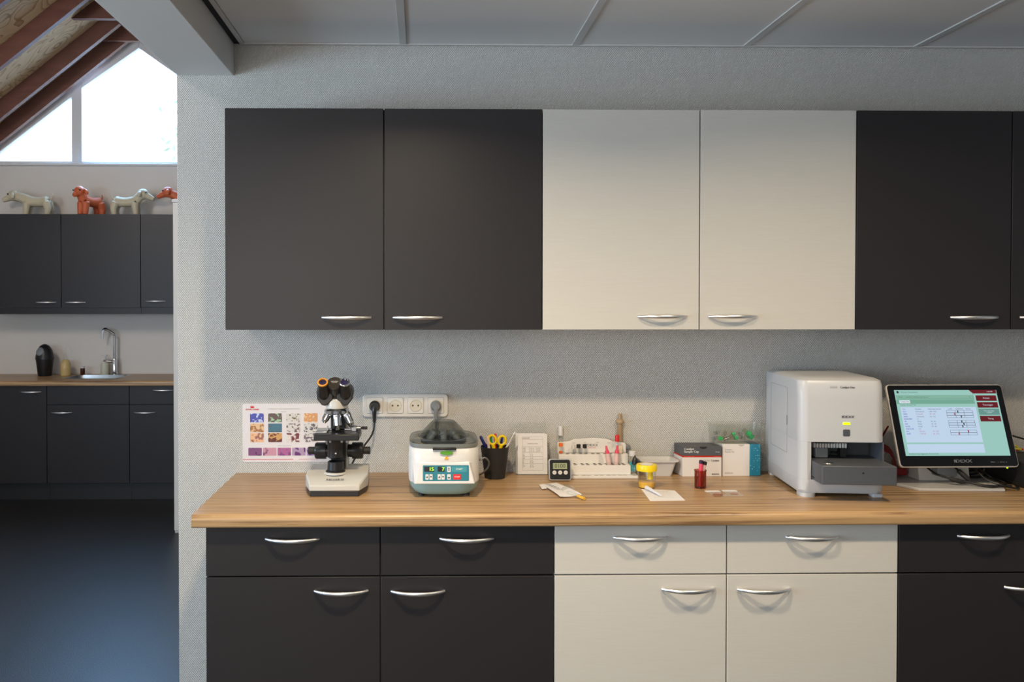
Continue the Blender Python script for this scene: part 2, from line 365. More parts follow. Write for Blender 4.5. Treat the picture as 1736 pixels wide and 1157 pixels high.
def cabinet(name, label, cat, x0, x1, y0, y1, z0, z1, fronts, colour, plinth=0, rail=0, group=None):
    # y0 = front face of doors, y1 = back.  fronts: (part, x0, x1, z0, z1, handle_x or None, handle_z)
    root = thing(name, label, cat, ((x0 + x1) / 2, y1, 0), 0, group); cx = (x0 + x1) / 2
    cm = M['carcass_dark'] if colour == 'dark' else M['carcass_white']; th = 0.019
    mb = MB(); yb = y0 - y1 + th + 0.002
    mb.box(x0 - cx + .001, x1 - cx - .001, yb, -0.001, z0 + plinth, z1)
    mb.build('carcass', cm, root, smooth=0)
    if plinth: MB().box(x0 - cx + .001, x1 - cx - .001, y0 - y1 + 0.05, -0.02, 0.001, plinth).build('plinth', M['skirt'], root, smooth=0)
    if rail: MB().box(x0 - cx + .001, x1 - cx - .001, yb - 0.012, yb + 0.012, z0 - rail, z0 - 0.001).build('light_rail', M['dark'], root, smooth=0)
    for part, fx0, fx1, fz0, fz1, hx, hz in fronts:
        d = MB().box(fx0, fx1, -th, 0, fz0, fz1).build(part, M[colour], root, bevel=0.0012)
        # keep texture varied: origin at the door's own corner
        d.location = (-cx, y0 - y1 + th, 0)
        if hx is not None: handle(d, hx, -th, hz)
    return root

# ------------------------------------------------------------------ the setting
FLOOR = struct(MB().box(-3.3, 4.4, -4.8, 4.3, -0.05, 0).build('floor', M['floor'], smooth=0), 'dark speckled vinyl floor')
struct(MB().box(-0.232, 4.4, 0.0, 0.12, 0.0, 2.9).build('wall_back', M['wallpaper'], smooth=0, bevel=0.002), 'white textured wall behind the laboratory worktop')
struct(MB().box(-0.2315, -0.033, -4.7, 0.0, 2.286, 2.70).build('trim_1', M['plaster'], smooth=0, bevel=0.003), 'white boxed-in beam along the edge of the tiled ceiling')
# walls out of frame
struct(MB().box(4.3, 4.42, -4.7, 0, 0, 2.9).build('wall_right', M['plaster'], smooth=0))
struct(MB().box(-3.3, 4.4, -4.8, -4.68, 0, 3.9).build('wall_front', M['plaster'], smooth=0))
mb = MB()
mb.box(-3.23, -3.11, -4.7, -3.15, 0, 2.6); mb.box(-3.23, -3.11, -0.85, 4.12, 0, 2.6); mb.box(-3.23, -3.11, -3.15, -0.85, 0, 0.95); mb.box(-3.23, -3.11, -3.15, -0.85, 2.05, 2.6)
struct(mb.build('wall_left', M['plaster'], smooth=0))
mb = MB()
for y in (-3.15, -2.0, -0.9): mb.box(-3.20, -3.14, y, y + .05, 0.95, 2.05)
for z in (0.95, 2.0): mb.box(-3.20, -3.14, -3.15, -0.85, z, z + .05)
w2 = struct(mb.build('window_2', M['frame'], smooth=0))
struct(MB().box(-0.23, -0.11, 0.121, 4.12, 0, 2.7).build('wall_right', M['plaster'], smooth=0), 'side wall of the far kitchen room')
struct(MB().box(-3.23, -0.11, 4.12, 4.30, 0, 2.58).build('wall_far', M['plaster'], smooth=0), 'plain far wall under the gable window')

# tiled ceiling
mb = MB()
xs = [0.554 + 0.6 * k for k in range(0, 7)]; ys = [-0.018 - 0.6 * k for k in range(0, 9)]
xe = [0.006] + xs + [4.3]
for i in range(len(xe) - 1):
    for j in range(len(ys) - 1):
        a, b = xe[i] + (0.012 if i else 0), xe[i + 1] - 0.012
        mb.box(a + .0005, b - .0005, max(ys[j + 1] + (0.012 if j < 7 else 0), -4.68), ys[j] - (0.012 if j else 0), 2.3965, 2.41)
struct(mb.build('ceiling', M['tile'], smooth=0), 'white suspended ceiling tiles')
mb = MB()
for x in xs: mb.box(x - 0.012, x + 0.012, -4.68, -0.018, 2.3925, 2.398)
for y in ys[1:-1]: mb.box(0.006, 4.3, y - 0.012, y + 0.012, 2.3922, 2.3978)
struct(mb.build('trim_2', M['grid'], smooth=0), 'white metal grid between the ceiling tiles')
mb = MB(); mb.box(-0.010, 4.3, -0.018, -0.0025, 2.3915, 2.396); mb.box(-0.010, 0.0055, -4.68, -0.018, 2.3915, 2.396)
struct(mb.build('trim_3', M['grid'], smooth=0), 'white edge profile around the tiled ceiling')
struct(MB().box(-0.0325, -0.0105, -4.68, -0.001, 2.396, 2.402).build('trim_5', M['gap_shade'], smooth=0), 'black strip standing in for the shade in the gap between the beam and the tiled ceiling')  # solid black strip: the darkness of the open gap is put into its colour
struct(MB().box(-0.033, 4.3, -4.68, 0, 2.55, 2.57).build('ceiling', M['gap_shade'], smooth=0))

# vaulted room roof
RX, RZ, RS = -1.67, 3.742, 0.8
def roof_z(x): return RZ - RS * abs(x - RX)
for sx in (-1, 1):
    xe_ = RX + sx * 1.60
    mb = MB(); mb.prism([(RX, RZ), (xe_, roof_z(xe_)), (xe_, roof_z(xe_) + 0.03), (RX, RZ + 0.03)], 'y', -4.7, 4.30)
    struct(mb.build('ceiling', M['ply'], smooth=0), 'sloping plywood roof lining, %s slope' % ('left' if sx < 0 else 'right'))
ry = [4.0, 3.68, 3.07, 2.46, 1.85, 1.24, 0.63, 0.02, -0.59, -1.20, -1.81, -2.42, -3.03, -3.64]
for i, y in enumerate(ry):
    for sx in (-1, 1):
        xe_ = RX + sx * 1.55; xi = RX + sx * 0.0
        if sx > 0 and y < -1: continue
        poly = [(RX, RZ - 0.004), (xe_, roof_z(xe_) - 0.004), (xe_, roof_z(xe_) - 0.15), (RX, RZ - 0.15)]
        o = MB().prism(poly, 'y', y, y + 0.045).build('rafter', M['rafter'], smooth=0)
        lab = ['red-brown rafter running along the top edge of the gable window', 'second red-brown rafter out from the gable window, above a thin strip of plywood', 'third red-brown rafter out from the gable window, beyond the wide strip of plywood'][i] if (i < 3 and sx < 0) else None
        tag(o, lab, kind='structure')
for i, y in enumerate((4.06, 3.395)):
    poly = [(RX - 0.25, 3.542), (RX + 0.25, 3.542), (RX, RZ - 0.004)]
    o = MB().prism(poly, 'y', y - 0.11 if i == 0 else y, (y - 0.0655) if i == 0 else y + 0.05).build('collar_board', M['rafter'], smooth=0)
    tag(o, ['triangular brown ridge board right above the window apex', 'triangular brown ridge board nearer the camera than the window'][i], kind='structure')

# gable window
G = M['frame']; GZ = 2.622; AP = 3.5397
def gl_(x): return 3.2154 + 0.713 * (x + 2.129) if x > -2.131 else 3.144 + 0.77 * (x + 2.21)
mb = MB(); y0, y1 = 4.14, 4.20
mb.box(-3.0, -0.34, y0, y1, 2.58, GZ)
for sx in (-1, 1):
    X = lambda x: RX + sx * -(x - RX)      # mirror for the right half
    for a, b in ((-2.2125, -2.131),): mb.box(min(X(a), X(b)), max(X(a), X(b)), y0, y1, GZ, 3.35)
    for a, b in ((-2.131, RX), (-2.90, -2.2125)):
        za, zb = (3.2154, AP) if a > -2.2 else (2.613, 3.144)
        mb.prism([(X(a), za), (X(b), zb), (X(b), roof_z(b) + 0.02), (X(a), roof_z(a) + 0.02)], 'y', y0, y1)
WIN = struct(mb.build('window_1', G, smooth=0, bevel=0.004), 'white framed gable window under the roof rafters')
mb = MB(); mb.prism([(-2.131, GZ), (RX - (RX + 2.131) * -1, GZ), (RX + 0.459, 3.2154), (RX, AP), (-2.131, 3.2154)], 'y', 4.165, 4.172)
mb.build('glass', M['pane'], WIN, smooth=0)
mb = MB(); mb.prism([(-2.90, GZ), (-2.2125, GZ), (-2.2125, 3.144)], 'y', 4.165, 4.172); mb.prism([(-0.44, GZ), (-1.1275, GZ), (-1.1275, 3.144)], 'y', 4.165, 4.172)
mb.build('glass', M['pane'], WIN, smooth=0)
struct(MB().box(-3.0, -0.34, 4.085, 4.139, 2.581, 2.597).build('trim_4', M['frame'], smooth=0, bevel=0.002), 'white sill under the gable window')
mb = MB(); mb.box(-3.05, -3.0, 4.12, 4.3, 2.58, 2.66); mb.build('window_post', G, WIN, smooth=0)

# outdoors behind the window
tr = thing('tree', 'pale leafy tree half washed out by light outside the gable window', 'tree', (-2.55, 9.0, 0))
MB().tube([(0, 0, 0), (.05, 0, 1.6), (.15, .1, 2.6), (.3, 0, 3.7)], lambda t: .06 * (1 - t) + .008).tube([(0.1, 0, 2.4), (.0, 0, 3.0), (-.1, 0, 3.5)], .008).tube([(0.15, 0.05, 2.6), (.5, 0, 3.2), (.6, .1, 4.1)], .010).build('trunk', M['bark'], tr)
mb = MB()
for i in range(520):
    c = Vector((random.gauss(.35, .25), random.gauss(0, .3), 3.3 + random.gauss(0, .65)))
    e = Euler((random.uniform(0, 6), random.uniform(0, 6), random.uniform(0, 6))); R = e.to_matrix()
    l = .06
    mb.faces([c + R @ Vector(p) for p in ((-l, 0, 0), (0, l * .4, 0.01), (l, 0, 0), (0, -l * .4, 0.01))], [(0, 1, 2, 3)])
mb.build('foliage', M['leaf'], tr, smooth=0)
mb = MB(); mb.prism([(10.0, 2.9), (12.5, 4.55), (12.5, 4.45), (10.0, 2.8)], 'x', -8.5, -2.9)
for k in range(12):
    u = k / 12; mb.box(-8.5, -2.9, 10 + 2.5 * u, 10.02 + 2.5 * u, 2.9 + 1.65 * u, 2.93 + 1.65 * u)
mb.box(-8.4, -3.0, 10.4, 12.4, 0, 2.85)
tag(mb.build('neighbouring_house', M['rooftile'], smooth=0), 'washed-out tiled roof of a house seen through the small left pane', 'house')
struct(MB().box(-14, 10, 4.35, 18, -0.06, -0.05).build('ground', M['brick'], smooth=0))

# ------------------------------------------------------------------ worktop and cabinets, near room
def bullnose(x0, x1, yf, yb, zt, zb):
    r = (zt - zb) / 2
    P = [(yb, zb), (yb, zt)]
    n = 10
    P += [(yf + 0.012 + 0.0, zt)] if False else []
    for i in range(n + 1):
        a = PI / 2 + (PI / 2) * i / n; P.append((yf + 0.016 + 0.016 * math.cos(a), zt - 0.016 + 0.016 * math.sin(a)))
    for i in range(5):
        a = PI + (PI / 2) * i / 4; P.append((yf + 0.006 + 0.006 * math.cos(a), zb + 0.006 + 0.006 * math.sin(a)))
    return P
mb = MB(); mb.prism(bullnose(0, 0, -0.605, -0.0005, 0.9, 0.862), 'x', -0.031, 3.06)
wt = mb.build('worktop', M['wood'], smooth=30)
tag(wt, 'long streaked light wood worktop with rounded front edge carrying the laboratory equipment', 'worktop')
GP = 0.0018
def upper(k, colour, label):
    x0 = k * 1.0; x1 = x0 + 1.0; z0, z1 = 1.412, 2.108
    return cabinet('wall_cabinet', label, 'cabinet', x0, x1, -0.3285 + .02, -0.0005, z0, z1,
        [('door', x0 + GP, x0 + .5 - GP, z0, z1, x0 + .382, 1.4505 if k != 1 else 1.4535), ('door', x0 + .5 + GP, x1 - GP, z0, z1, x0 + .606, 1.4505 if k != 1 else 1.4535)], colour)
upper(0, 'dark', 'anthracite double-door wall cabinet at the left end of the row')
upper(1, 'white', 'off-white double-door wall cabinet in the middle of the row')
upper(2, 'dark', 'anthracite wall cabinet at the right end above the monitor')
def base(k, colour, label):
    x0 = k * 1.0; x1 = x0 + 1.0; zd = 0.7135
    return cabinet('base_cabinet', label, 'cabinet', x0, x1, -0.571, -0.0005, 0.0, 0.861,
        [('drawer', x0 + GP, x0 + .5 - GP, zd + .002, 0.8605, x0 + .249, 0.8215), ('drawer', x0 + .5 + GP, x1 - GP, zd + .002, 0.8605, x0 + .748, 0.8205),
         ('door', x0 + GP, x0 + .5 - GP, 0.13, zd - .002, x0 + .388, 0.671), ('door', x0 + .5 + GP, x1 - GP, 0.13, zd - .002, x0 + .608, 0.669)], colour, plinth=0.128)
base(0, 'dark', 'anthracite base cabinet with two drawers under the microscope')
base(1, 'white', 'off-white base cabinet with two drawers under the middle of the worktop')
base(2, 'dark', 'anthracite base cabinet under the monitor at the right edge')

# ------------------------------------------------------------------ far kitchen
cabinet('wall_cabinet', 'dark double-door wall cabinet below the toy dogs in the far kitchen', 'cabinet', -2.762, -1.547, 3.77, 4.119, 1.4405, 2.16,
        [('door', -2.762 + .002, -2.155 - .002, 1.4405, 2.16, -2.272, 1.481), ('door', -2.155 + .002, -1.547 - .002, 1.4405, 2.16, -2.047, 1.481)], 'dark', rail=0.05)
cabinet('wall_cabinet', 'narrow dark wall cabinet beside the tall white cupboard in the far kitchen', 'cabinet', -1.547, -0.985, 3.77, 4.119, 1.4435, 2.16,
        [('door', -1.547 + .002, -0.985 - .002, 1.4435, 2.16, -1.434, 1.490)], 'dark', rail=0.053)
cabinet('base_cabinet', 'dark base cabinet with one full-height door left of the sink unit', 'cabinet', -2.777, -2.171, 3.53, 4.119, 0, 0.861,
        [('door', -2.777 + .002, -2.171 - .002, 0.134, 0.86, -2.288, 0.816)], 'dark', plinth=0.13)
cabinet('base_cabinet', 'dark sink base cabinet with a blank panel above its door', 'cabinet', -2.171, -1.5605, 3.53, 4.119, 0, 0.72,
        [('panel', -2.171 + .002, -1.5605 - .002, 0.722, 0.86, None, 0), ('door', -2.171 + .002, -1.5605 - .002, 0.134, 0.718, -2.06, 0.6615)], 'dark', plinth=0.13)
cabinet('base_cabinet', 'dark base cabinet with drawer next to the white cupboard in the far kitchen', 'cabinet', -1.5605, -0.985, 3.53, 4.119, 0, 0.861,
        [('drawer', -1.5605 + .002, -1.062, 0.722, 0.86, -1.312, 0.827), ('door', -1.5605 + .002, -1.062, 0.134, 0.718, -1.448, 0.660), ('panel', -1.060, -0.985, 0.134, 0.86, None, 0)], 'dark', plinth=0.13)
sx0, sx1, sy0, sy1 = -2.12, -1.70, 3.66, 4.00
mb = MB(); mb.prism(bullnose(0, 0, 3.50, sy0, 0.9, 0.862), 'x', -3.1, -0.98)
mb.box(-3.1, sx0, sy0, 4.1195, 0.862, 0.9).box(sx1, -0.98, sy0, 4.1195, 0.862, 0.9).box(sx0, sx1, sy1, 4.1195, 0.862, 0.9)
bmesh.ops.remove_doubles(mb.bm, verts=mb.bm.verts, dist=1e-5)
tag(mb.build('worktop', M['wood'], smooth=30), 'streaked wood worktop holding the sink in the far kitchen', 'worktop')
sk = thing('kitchen_sink', 'stainless steel sink set into the far wooden worktop', 'sink', ((sx0 + sx1) / 2, (sy0 + sy1) / 2, 0.9))
a, b = (sx1 - sx0) / 2, (sy1 - sy0) / 2
def rect_ring(a, b, z, r=.04, cx=0, cy=0): return [(x + cx, y + cy, z) for x, y in rr_poly(-a, a, -b, b, r, 4)]
MB().loft([rect_ring(a + .012, b + .012, .0005), rect_ring(a + .010, b + .010, .003), rect_ring(a - .012, b - .012, .003), rect_ring(a - .014, b - .014, -.03), rect_ring(a - .03, b - .03, -.135)], cap=False).loft([rect_ring(a - .03, b - .03, -.1355), rect_ring(a - .03, b - .03, -.137)]).build('basin', M['steel'], sk)
MB().lathe((0, 0, -.135), [(.04, 0), (.04, .003), (.03, .004), (.028, .001)]).build('drain', M['chrome'], sk)
fa = thing('kitchen_tap', 'tall chrome mixer tap with an angled spout behind the sink', 'tap', (-1.845, 4.045, .9))
MB().lathe((0, 0, 0), [(.026, 0), (.026, .012), (.021, .018), (.021, .12), (.017, .13)]).build('body', M['chrome'], fa)
MB().tube([(0, 0, .12), (0, 0, .22), (0, 0, .31), (-.012, -.005, .335), (-.05, -.02, .362), (-.062, -.025, .367), (-.078, -.03, .358), (-.084, -.033, .335), (-.086, -.034, .29)], .011, smooth=4).build('spout', M['chrome'], fa)
MB().axial((0, 0, .105), (-1, -.4, .12), [(0, .012), (.03, .013), (.055, .007), (.085, .006)]).build('lever', M['chrome'], fa)
bn = thing('countertop_bin', 'small black swing-lid bin standing on the far worktop', 'bin', (-2.36, 3.95, .9))
MB().lathe((0, 0, 0), [(.050, 0), (.052, .004), (.066, .12), (.067, .13), (.060, .13), (.047, .006)]).build('bucket', M['blackp'], bn)
MB().lathe((0, 0, .131), [(.070, 0), (.070, .012), (.066, .035), (.056, .075), (.036, .105), (.015, .118), (.001, .121)]).build('lid', M['blackp'], bn)
MB().ball((-.014, -.042, .196), (.036, .020, .042), rot=Euler((-.6, 0, -.2))).build('flap', M['greyp'], bn)
sb = thing('soap_bottle', 'clear bottle of amber soap standing next to the black bin', 'bottle', (-2.205, 3.97, .9))
MB().lathe((0, 0, 0), [(.036, 0), (.040, .008), (.039, .09), (.030, .115), (.015, .128)]).build('soap', M['honey'], sb)
MB().lathe((0, 0, .128), [(.013, 0), (.013, .03), (.008, .034), (.006, .05)]).build('neck', M['clearp'], sb)
MB().tube([(0, 0, .178), (.006, 0, .22), (.018, 0, .245), (.04, 0, .22), (.05, 0, .17)], .0015, smooth=5).build('hose', M['clearp'], sb)
pb = thing('pill_bottle', 'small dark brown bottle with white cap near the far sink', 'bottle', (-2.083, 4.0, .9))
MB().lathe((0, 0, 0), [(.017, 0), (.018, .003), (.018, .052), (.015, .056)]).build('body', M['amberbottle'], pb)
MB().lathe((0, 0, .056), [(.0175, 0), (.0175, .012), (.016, .014)]).build('cap', M['whitep'], pb)
ds = thing('soap_dispenser', 'clear pump dispenser with white head left of the tap', 'soap dispenser', (-1.925, 4.05, .9))
MB().lathe((0, 0, 0), [(.029, 0), (.031, .004), (.031, .085), (.027, .095)]).build('bottle', mat('clear_soap_bottle', (.62, .62, .50), .15), ds)
MB().lathe((0, 0, .095), [(.026, 0), (.026, .01), (.014, .022), (.008, .03), (.006, .055), (.006, .06)]).box(-.03, .012, -.006, .006, .148, .158).build('pump', M['whitep'], ds)
tp = thing('tall_cupboard', 'tall white cupboard, only its edge showing beside the wall opening', 'cupboard', (-0.61, 2.6, 0))
MB().box(-.362, .375, .018, 1.515, 0, 2.125).build('carcass', M['whitep'], tp, smooth=0)
MB().box(-.362, .375, 0, .016, 0.02, 2.125).build('door', M['carcass_white'], tp, bevel=.002)
MB().box(-.368, .378, -.006, 1.515, 2.127, 2.1455).build('top_board', M['whitep'], tp, bevel=.002)

# toy dogs
def voxel(name, mb, material, parent, size=.004, sm=6):
    o = mb.build(name, material, parent, smooth=0)
    r = o.modifiers.new('r', 'REMESH'); r.mode = 'VOXEL'; r.voxel_size = size; r.use_smooth_shade = True
    s = o.modifiers.new('s', 'SMOOTH'); s.factor = .6; s.iterations = sm
    return o
def dog(label, loc, rz, m, hind=-.085, front=.068, head=(.125, .160), nose=(.078, -.030), s=1.0):
    root = thing('toy_dog', label, 'toy dog', loc, rz, None); root.scale = (s, s, s)
    mb = MB(); r0 = lambda a, b: (lambda t: a + (b - a) * t)
    for sy in (-1, 1):
        mb.tube([(hind + .005, sy * .024, .105), (hind - .012, sy * .028, .055), (hind - .004, sy * .028, .003)], r0(.034, .021), smooth=3)
        mb.tube([(front, sy * .024, .10), (front + .004, sy * .026, .05), (front + .008, sy * .026, .003)], r0(.032, .021), smooth=3)
    mb.tube([(hind, 0, .112), (hind * .5 + front * .5, 0, .108), (front, 0, .116)], lambda t: (.045) - .007 * math.sin(t * PI), smooth=5, n=14)
    mb.tube([(hind, 0, .112), (hind - .012, 0, .112)], .034, smooth=1)
    hc = Vector((head[0], 0, head[1]))
    mb.tube([(front, 0, .122), ((front + hc.x) / 2, 0, (.128 + hc.z) / 2), hc], r0(.042, .034), smooth=3)
    mb.tube([(hind - .025, 0, .130), (hind - .042, 0, .158), (hind - .030, 0, .180)], r0(.008, .004), smooth=3)
    mb.ball(hc, (.046, .041, .043)); d = Vector((nose[0], 0, nose[1]))
    mb.tube([hc, hc + d * .55, hc + d], r0(.032, .017), smooth=3)
    voxel('body', mb, m, root)
    for sy in (-1, 1):
        p = hc + Vector((-.010, sy * .038, .016)); q = p + Vector((-.006, sy * .020, -.042))
        MB().tube([p, (p + q) / 2 + Vector((0, sy * .008, .002)), q], lambda t: .008 + .007 * math.sin(t * PI * .9), n=8, smooth=4).build('ear', m, root)
        e = hc + Vector((.032, sy * .0335, .009)); MB().ball(e, .0065, 10, 6).build('eye', M['blackp'], root)
    return root
DZ = 2.161
dog('cream toy dog facing left at the left end of the cabinet top', (-2.405, 3.93, DZ), PI, M['dogcream'], head=(.180, .158), nose=(.086, -.040))
dog('orange toy dog turned towards the viewer between the two cream dogs', (-1.985, 3.92, DZ), PI + 1.12, M['dogorange'], head=(.105, .180), nose=(.058, -.036))
dog('cream toy dog facing right towards the last orange dog', (-1.700, 3.93, DZ), 0.0, M['dogcream'], head=(.125, .172), nose=(.086, -.040))
dog('orange toy dog half hidden by the wall, nose to the left', (-1.195, 3.93, DZ), PI, M['dogorange'], head=(.185, .188), nose=(.086, -.040))

# ------------------------------------------------------------------ sockets, plugs and cables
so = thing('socket_strip', 'white four-gang wall socket strip above the centrifuge', 'socket', (.5615, 0, 1.1365))
MB().rrect(-.149, .149, -.0405, .0405, -.011, -.0005, .014).build('plate', M['socket'], so, bevel=.003, seg=3)
SXS = [-.1065, -.0355, .0355, .1065]
for i, x in enumerate(SXS):
    MB().rrect(x - .0283, x + .0283, -.0283, .0283, -.0114, -.0111, .0045).build('seam', M['greyink'], so, smooth=0)
    g = MB().rrect(x - .0275, x + .0275, -.0275, .0275, -.0135, -.0111, .004).build('gang', M['socket'], so, bevel=.001)
    MB().axial((x, -.01375, 0), (0, -1, 0), [(0, .0215), (.0015, .0210), (.0016, .0185), (.0001, .018)]).build('well', M['socketin'], g)
    if i in (1, 2): MB().cyl((x - .0095, -.0139, 0), (x - .0095, -.0142, 0), .003).cyl((x + .0095, -.0139, 0), (x + .0095, -.0142, 0), .003).build('pin_hole', M['blackp'], g)
def plug(label, name, x, m, path, mc):
    r = thing(name, label, 'plug', (.5615 + x, 0, 1.1365))
    MB().axial((0, -.0145, 0), (0, -1, 0), [(0, .0185), (.018, .0185), (.024, .014), (.036, .012)]).tube([(0, -.040, .004), (0, -.046, -.012), (0, -.046, -.032), (0, -.045, -.055)], lambda t: .010 - .005 * t, smooth=4).build('plug_body', m, r)
    MB().tube([Vector(p) - Vector((.5615 + x, 0, 1.1365)) for p in path], .0033, smooth=6).build('cord', mc, r)
    return r
plug('black plug with black cord in the leftmost socket', 'power_plug', SXS[0], M['blackp'], [(.455, -.045, 1.085), (.452, -.052, 1.055), (.440, -.065, 1.030), (.415, -.09, 1.000), (.392, -.12, .968), (.375, -.135, .935), (.365, -.14, .912)], M['blackp'])
plug('grey plug with grey cord in the rightmost socket', 'power_plug', SXS[3], M['greyp'], [(.668, -.045, 1.085), (.668, -.05, 1.05), (.672, -.07, .98), (.69, -.10, .92), (.70, -.12, .906)], M['greyp'])
cordt = thing('power_cable', 'grey cord looping between the centrifuge and the pen cup', 'cable')
(MB().tube([(.60, -.012, .904), (.70, -.05, .904), (.80, -.09, .905), (.835, -.14, .935), (.842, -.17, .965), (.825, -.22, .99), (.807, -.235, .985)], .003, smooth=6).build('cord', M['greyp'], cordt))

# ------------------------------------------------------------------ poster
PX0, PX1, PZ0, PZ1 = -.008, .300, .938, 1.1425
po = tag(MB().rrect(PX0, PX1, PZ0, PZ1, -.0016, -.0006, .006).build('poster', mat('laminated_poster_white', (.70, .66, .67), .25)), 'laminated reference poster with rows of small micrographs behind the microscope', 'poster')
PM = Matrix.Translation((0, -.0017, 0)) @ STAND
def pu(u, v): return (-.008 + (u - 42) / 1540 * .300, .938 + (1128 - v) / 1084 * .2045)   # zoomed poster drawing -> wall metres
pics = []
cols = [(175, 75), (500, 75), (825, 75), (1138, 75)]
C = srgb
P3 = [[(C(70, 75, 165), C(190, 200, 230)), (C(95, 75, 75), C(150, 190, 150)), (C(205, 200, 195), C(100, 85, 45)), (C(205, 145, 95), C(225, 190, 150))],
      [(C(215, 180, 140), C(160, 105, 60)), (C(60, 110, 130), C(80, 95, 110)), (C(205, 200, 195), C(110, 90, 95)), (C(205, 200, 195), C(90, 85, 95))],
      [(C(225, 175, 135), C(150, 100, 90)), (C(200, 150, 90), C(90, 35, 30)), (C(215, 205, 200), C(110, 40, 55)), (C(205, 200, 195), C(110, 95, 105))]]
for r, (v0, v1) in enumerate(((222, 388), (410, 574), (590, 757))):
    for c, u0 in enumerate((178, 503, 828, 1140)):
        x0, z1 = pu(u0, v0); x1, z0 = pu(u0 + 246, v1)
        flat('picture', [(x0, x1, z0, z1)], PM, mat_blotch('micrograph', P3[r][c][0], P3[r][c][1], 75 + 17 * c, .56 - .02 * r, off=r * 3.1 + c), po, off=.0005, r=.002)
for c, (bgc, fgc) in enumerate([(C(125, 70, 120), C(60, 20, 70)), (C(195, 140, 160), C(120, 70, 110)), (C(165, 90, 140), C(120, 60, 120)), (C(165, 140, 170), C(95, 35, 110)), (C(165, 140, 190), C(90, 50, 130))]):
    x0, z1 = pu(147 + 261 * c, 862); x1, z0 = pu(147 + 261 * c + 240, 1008)
    flat('picture', [(x0, x1, z0, z1)], PM, mat_blotch('stained_micrograph', bgc, fgc, 60, .60 - .01 * c, off=20 + 2.2 * c), po, off=.0005, r=.002)
x0, z0 = pu(45, 1083); x1, z1 = pu(950, 1073); flat('red_rule', [(x0, x1, z0, z1)], PM, M['redink'], po)
a = pu(220, 145); lettering([('ROYAL CANIN', .0072, a[0], a[1] - .001, 'CENTER', .95)], PM, M['redink'], po, bold=.0003)
c0 = pu(218, 98)
MB(PM).prism([(c0[0] - .008, c0[1] + .003), (c0[0] - .004, c0[1] - .001), (c0[0] - .003, c0[1] + .005), (c0[0], c0[1]), (c0[0] + .003, c0[1] + .005), (c0[0] + .004, c0[1] - .001), (c0[0] + .008, c0[1] + .003), (c0[0] + .0055, c0[1] - .005), (c0[0] - .0055, c0[1] - .005)], 'z', 0, .0005).build('crown_emblem', M['redink'], po, smooth=0)
a = pu(780, 140); b = pu(780, 194); c_ = pu(790, 825)
lettering([('OVERZICHT VAN URINESEDIMENTEN', .0066, a[0], a[1])], PM, M['paleink'], po)
lettering([('KRISTALLEN', .0036, b[0], b[1]), ('CELLEN EN ANDERE ELEMENTEN', .0032, c_[0], c_[1])], PM, M['greyink'], po)
a = pu(1220, 1078); lettering([('GESPECIALISEERD IN ELK DETAIL', .0040, a[0], a[1], 'CENTER', 1.15)], PM, M['redink'], po)

# ------------------------------------------------------------------ microscope
ms = thing('microscope', 'beige and black binocular microscope standing left of the centrifuge', 'microscope', (.350, -.280, .900))
hexa = lambda s, z: [(-.077 * s, -.100, z), (.077 * s, -.100, z), (.098 * s, -.025, z), (.095 * s, .115, z), (-.095 * s, .115, z), (-.098 * s, -.025, z)]
MB().loft([hexa(.97, .0), hexa(.98, .018)]).build('base_plate', M['blackp'], ms, bevel=.002)
top = hexa(.96, 0); zt = [.036, .036, .056, .063, .063, .056]
mb = MB(); mb.loft([hexa(1, .018), [(x, y, z - .003) for (x, y, _), z in zip(hexa(1, 0), zt)], [(x, y * .97, z) for (x, y, _), z in zip(top, zt)]])
bmesh.ops.triangulate(mb.bm, faces=[f for f in mb.bm.faces if len(f.verts) > 4])
mb.build('base_housing', M['beige'], ms, bevel=.002, smooth=30)
BT = Matrix.Translation((0, -.072, .0465)) @ Matrix.Rotation(.26, 4, 'X')
lettering([('NOVEX', .0125, .0, 0, 'CENTER', 1.3)], BT, M['ink'], ms, bold=.0006, off=.0012)
lettering([('HOLLAND', .0035, .0, -.009)], BT, M['greyink'], ms, off=.0012)
MB().prism([(.05, .055), (.105, .055), (.105, .20), (.09, .25), (.04, .275), (.0, .28), (.0, .262), (.04, .25), (.06, .22), (.05, .19)], 'x', -.029, .029).build('arm', M['beige'], ms, bevel=.004)
MB().box(-.023, .023, .020, .049, .062, .262).build('stage_carrier', M['blackm'], ms, bevel=.002)
MB().lathe((-.005, -.012, .055), [(.036, 0), (.036, .003), (.033, .006)]).build('field_lens_seat', M['beige'], ms)
MB().lathe((-.005, -.012, .0605), [(.031, 0), (.031, .004), (.026, .007), (.025, .032), (.022, .034), (.018, .030)]).build('light_collector', M['blackp'], ms)
MB().lathe((-.005, -.008, .103), [(.020, 0), (.026, .004), (.026, .045), (.029, .050), (.029, .064)]).build('condenser', M['blackp'], ms)
mb = MB()
for x in (-.030, -.018, .018, .034): mb.cyl((x, -.045, .163), (x, -.053, .162), .0035)
mb.ball((-.002, -.034, .122), .0035, 10, 6); mb.build('screw', M['chrome'], ms)
for sx, xo in ((-1, -.083), (1, .083)):
    MB().axial((sx * .028, .062, .115), (sx, 0, 0), [(0, .021), (.014, .021), (.0145, .027), (.045, .027), (.050, .024), (.051, .012)], 32).build('coarse_focus_knob', M['blackp'], ms)
    MB().axial((sx * .080, .062, .115), (sx, 0, 0), [(0, .0125), (.020, .0125), (.021, .011)], 24).build('fine_focus_knob', M['blackm'], ms)
MB().box(-.069, .073, -.062, .055, .166, .1865).build('stage', M['blackp'], ms, bevel=.003)
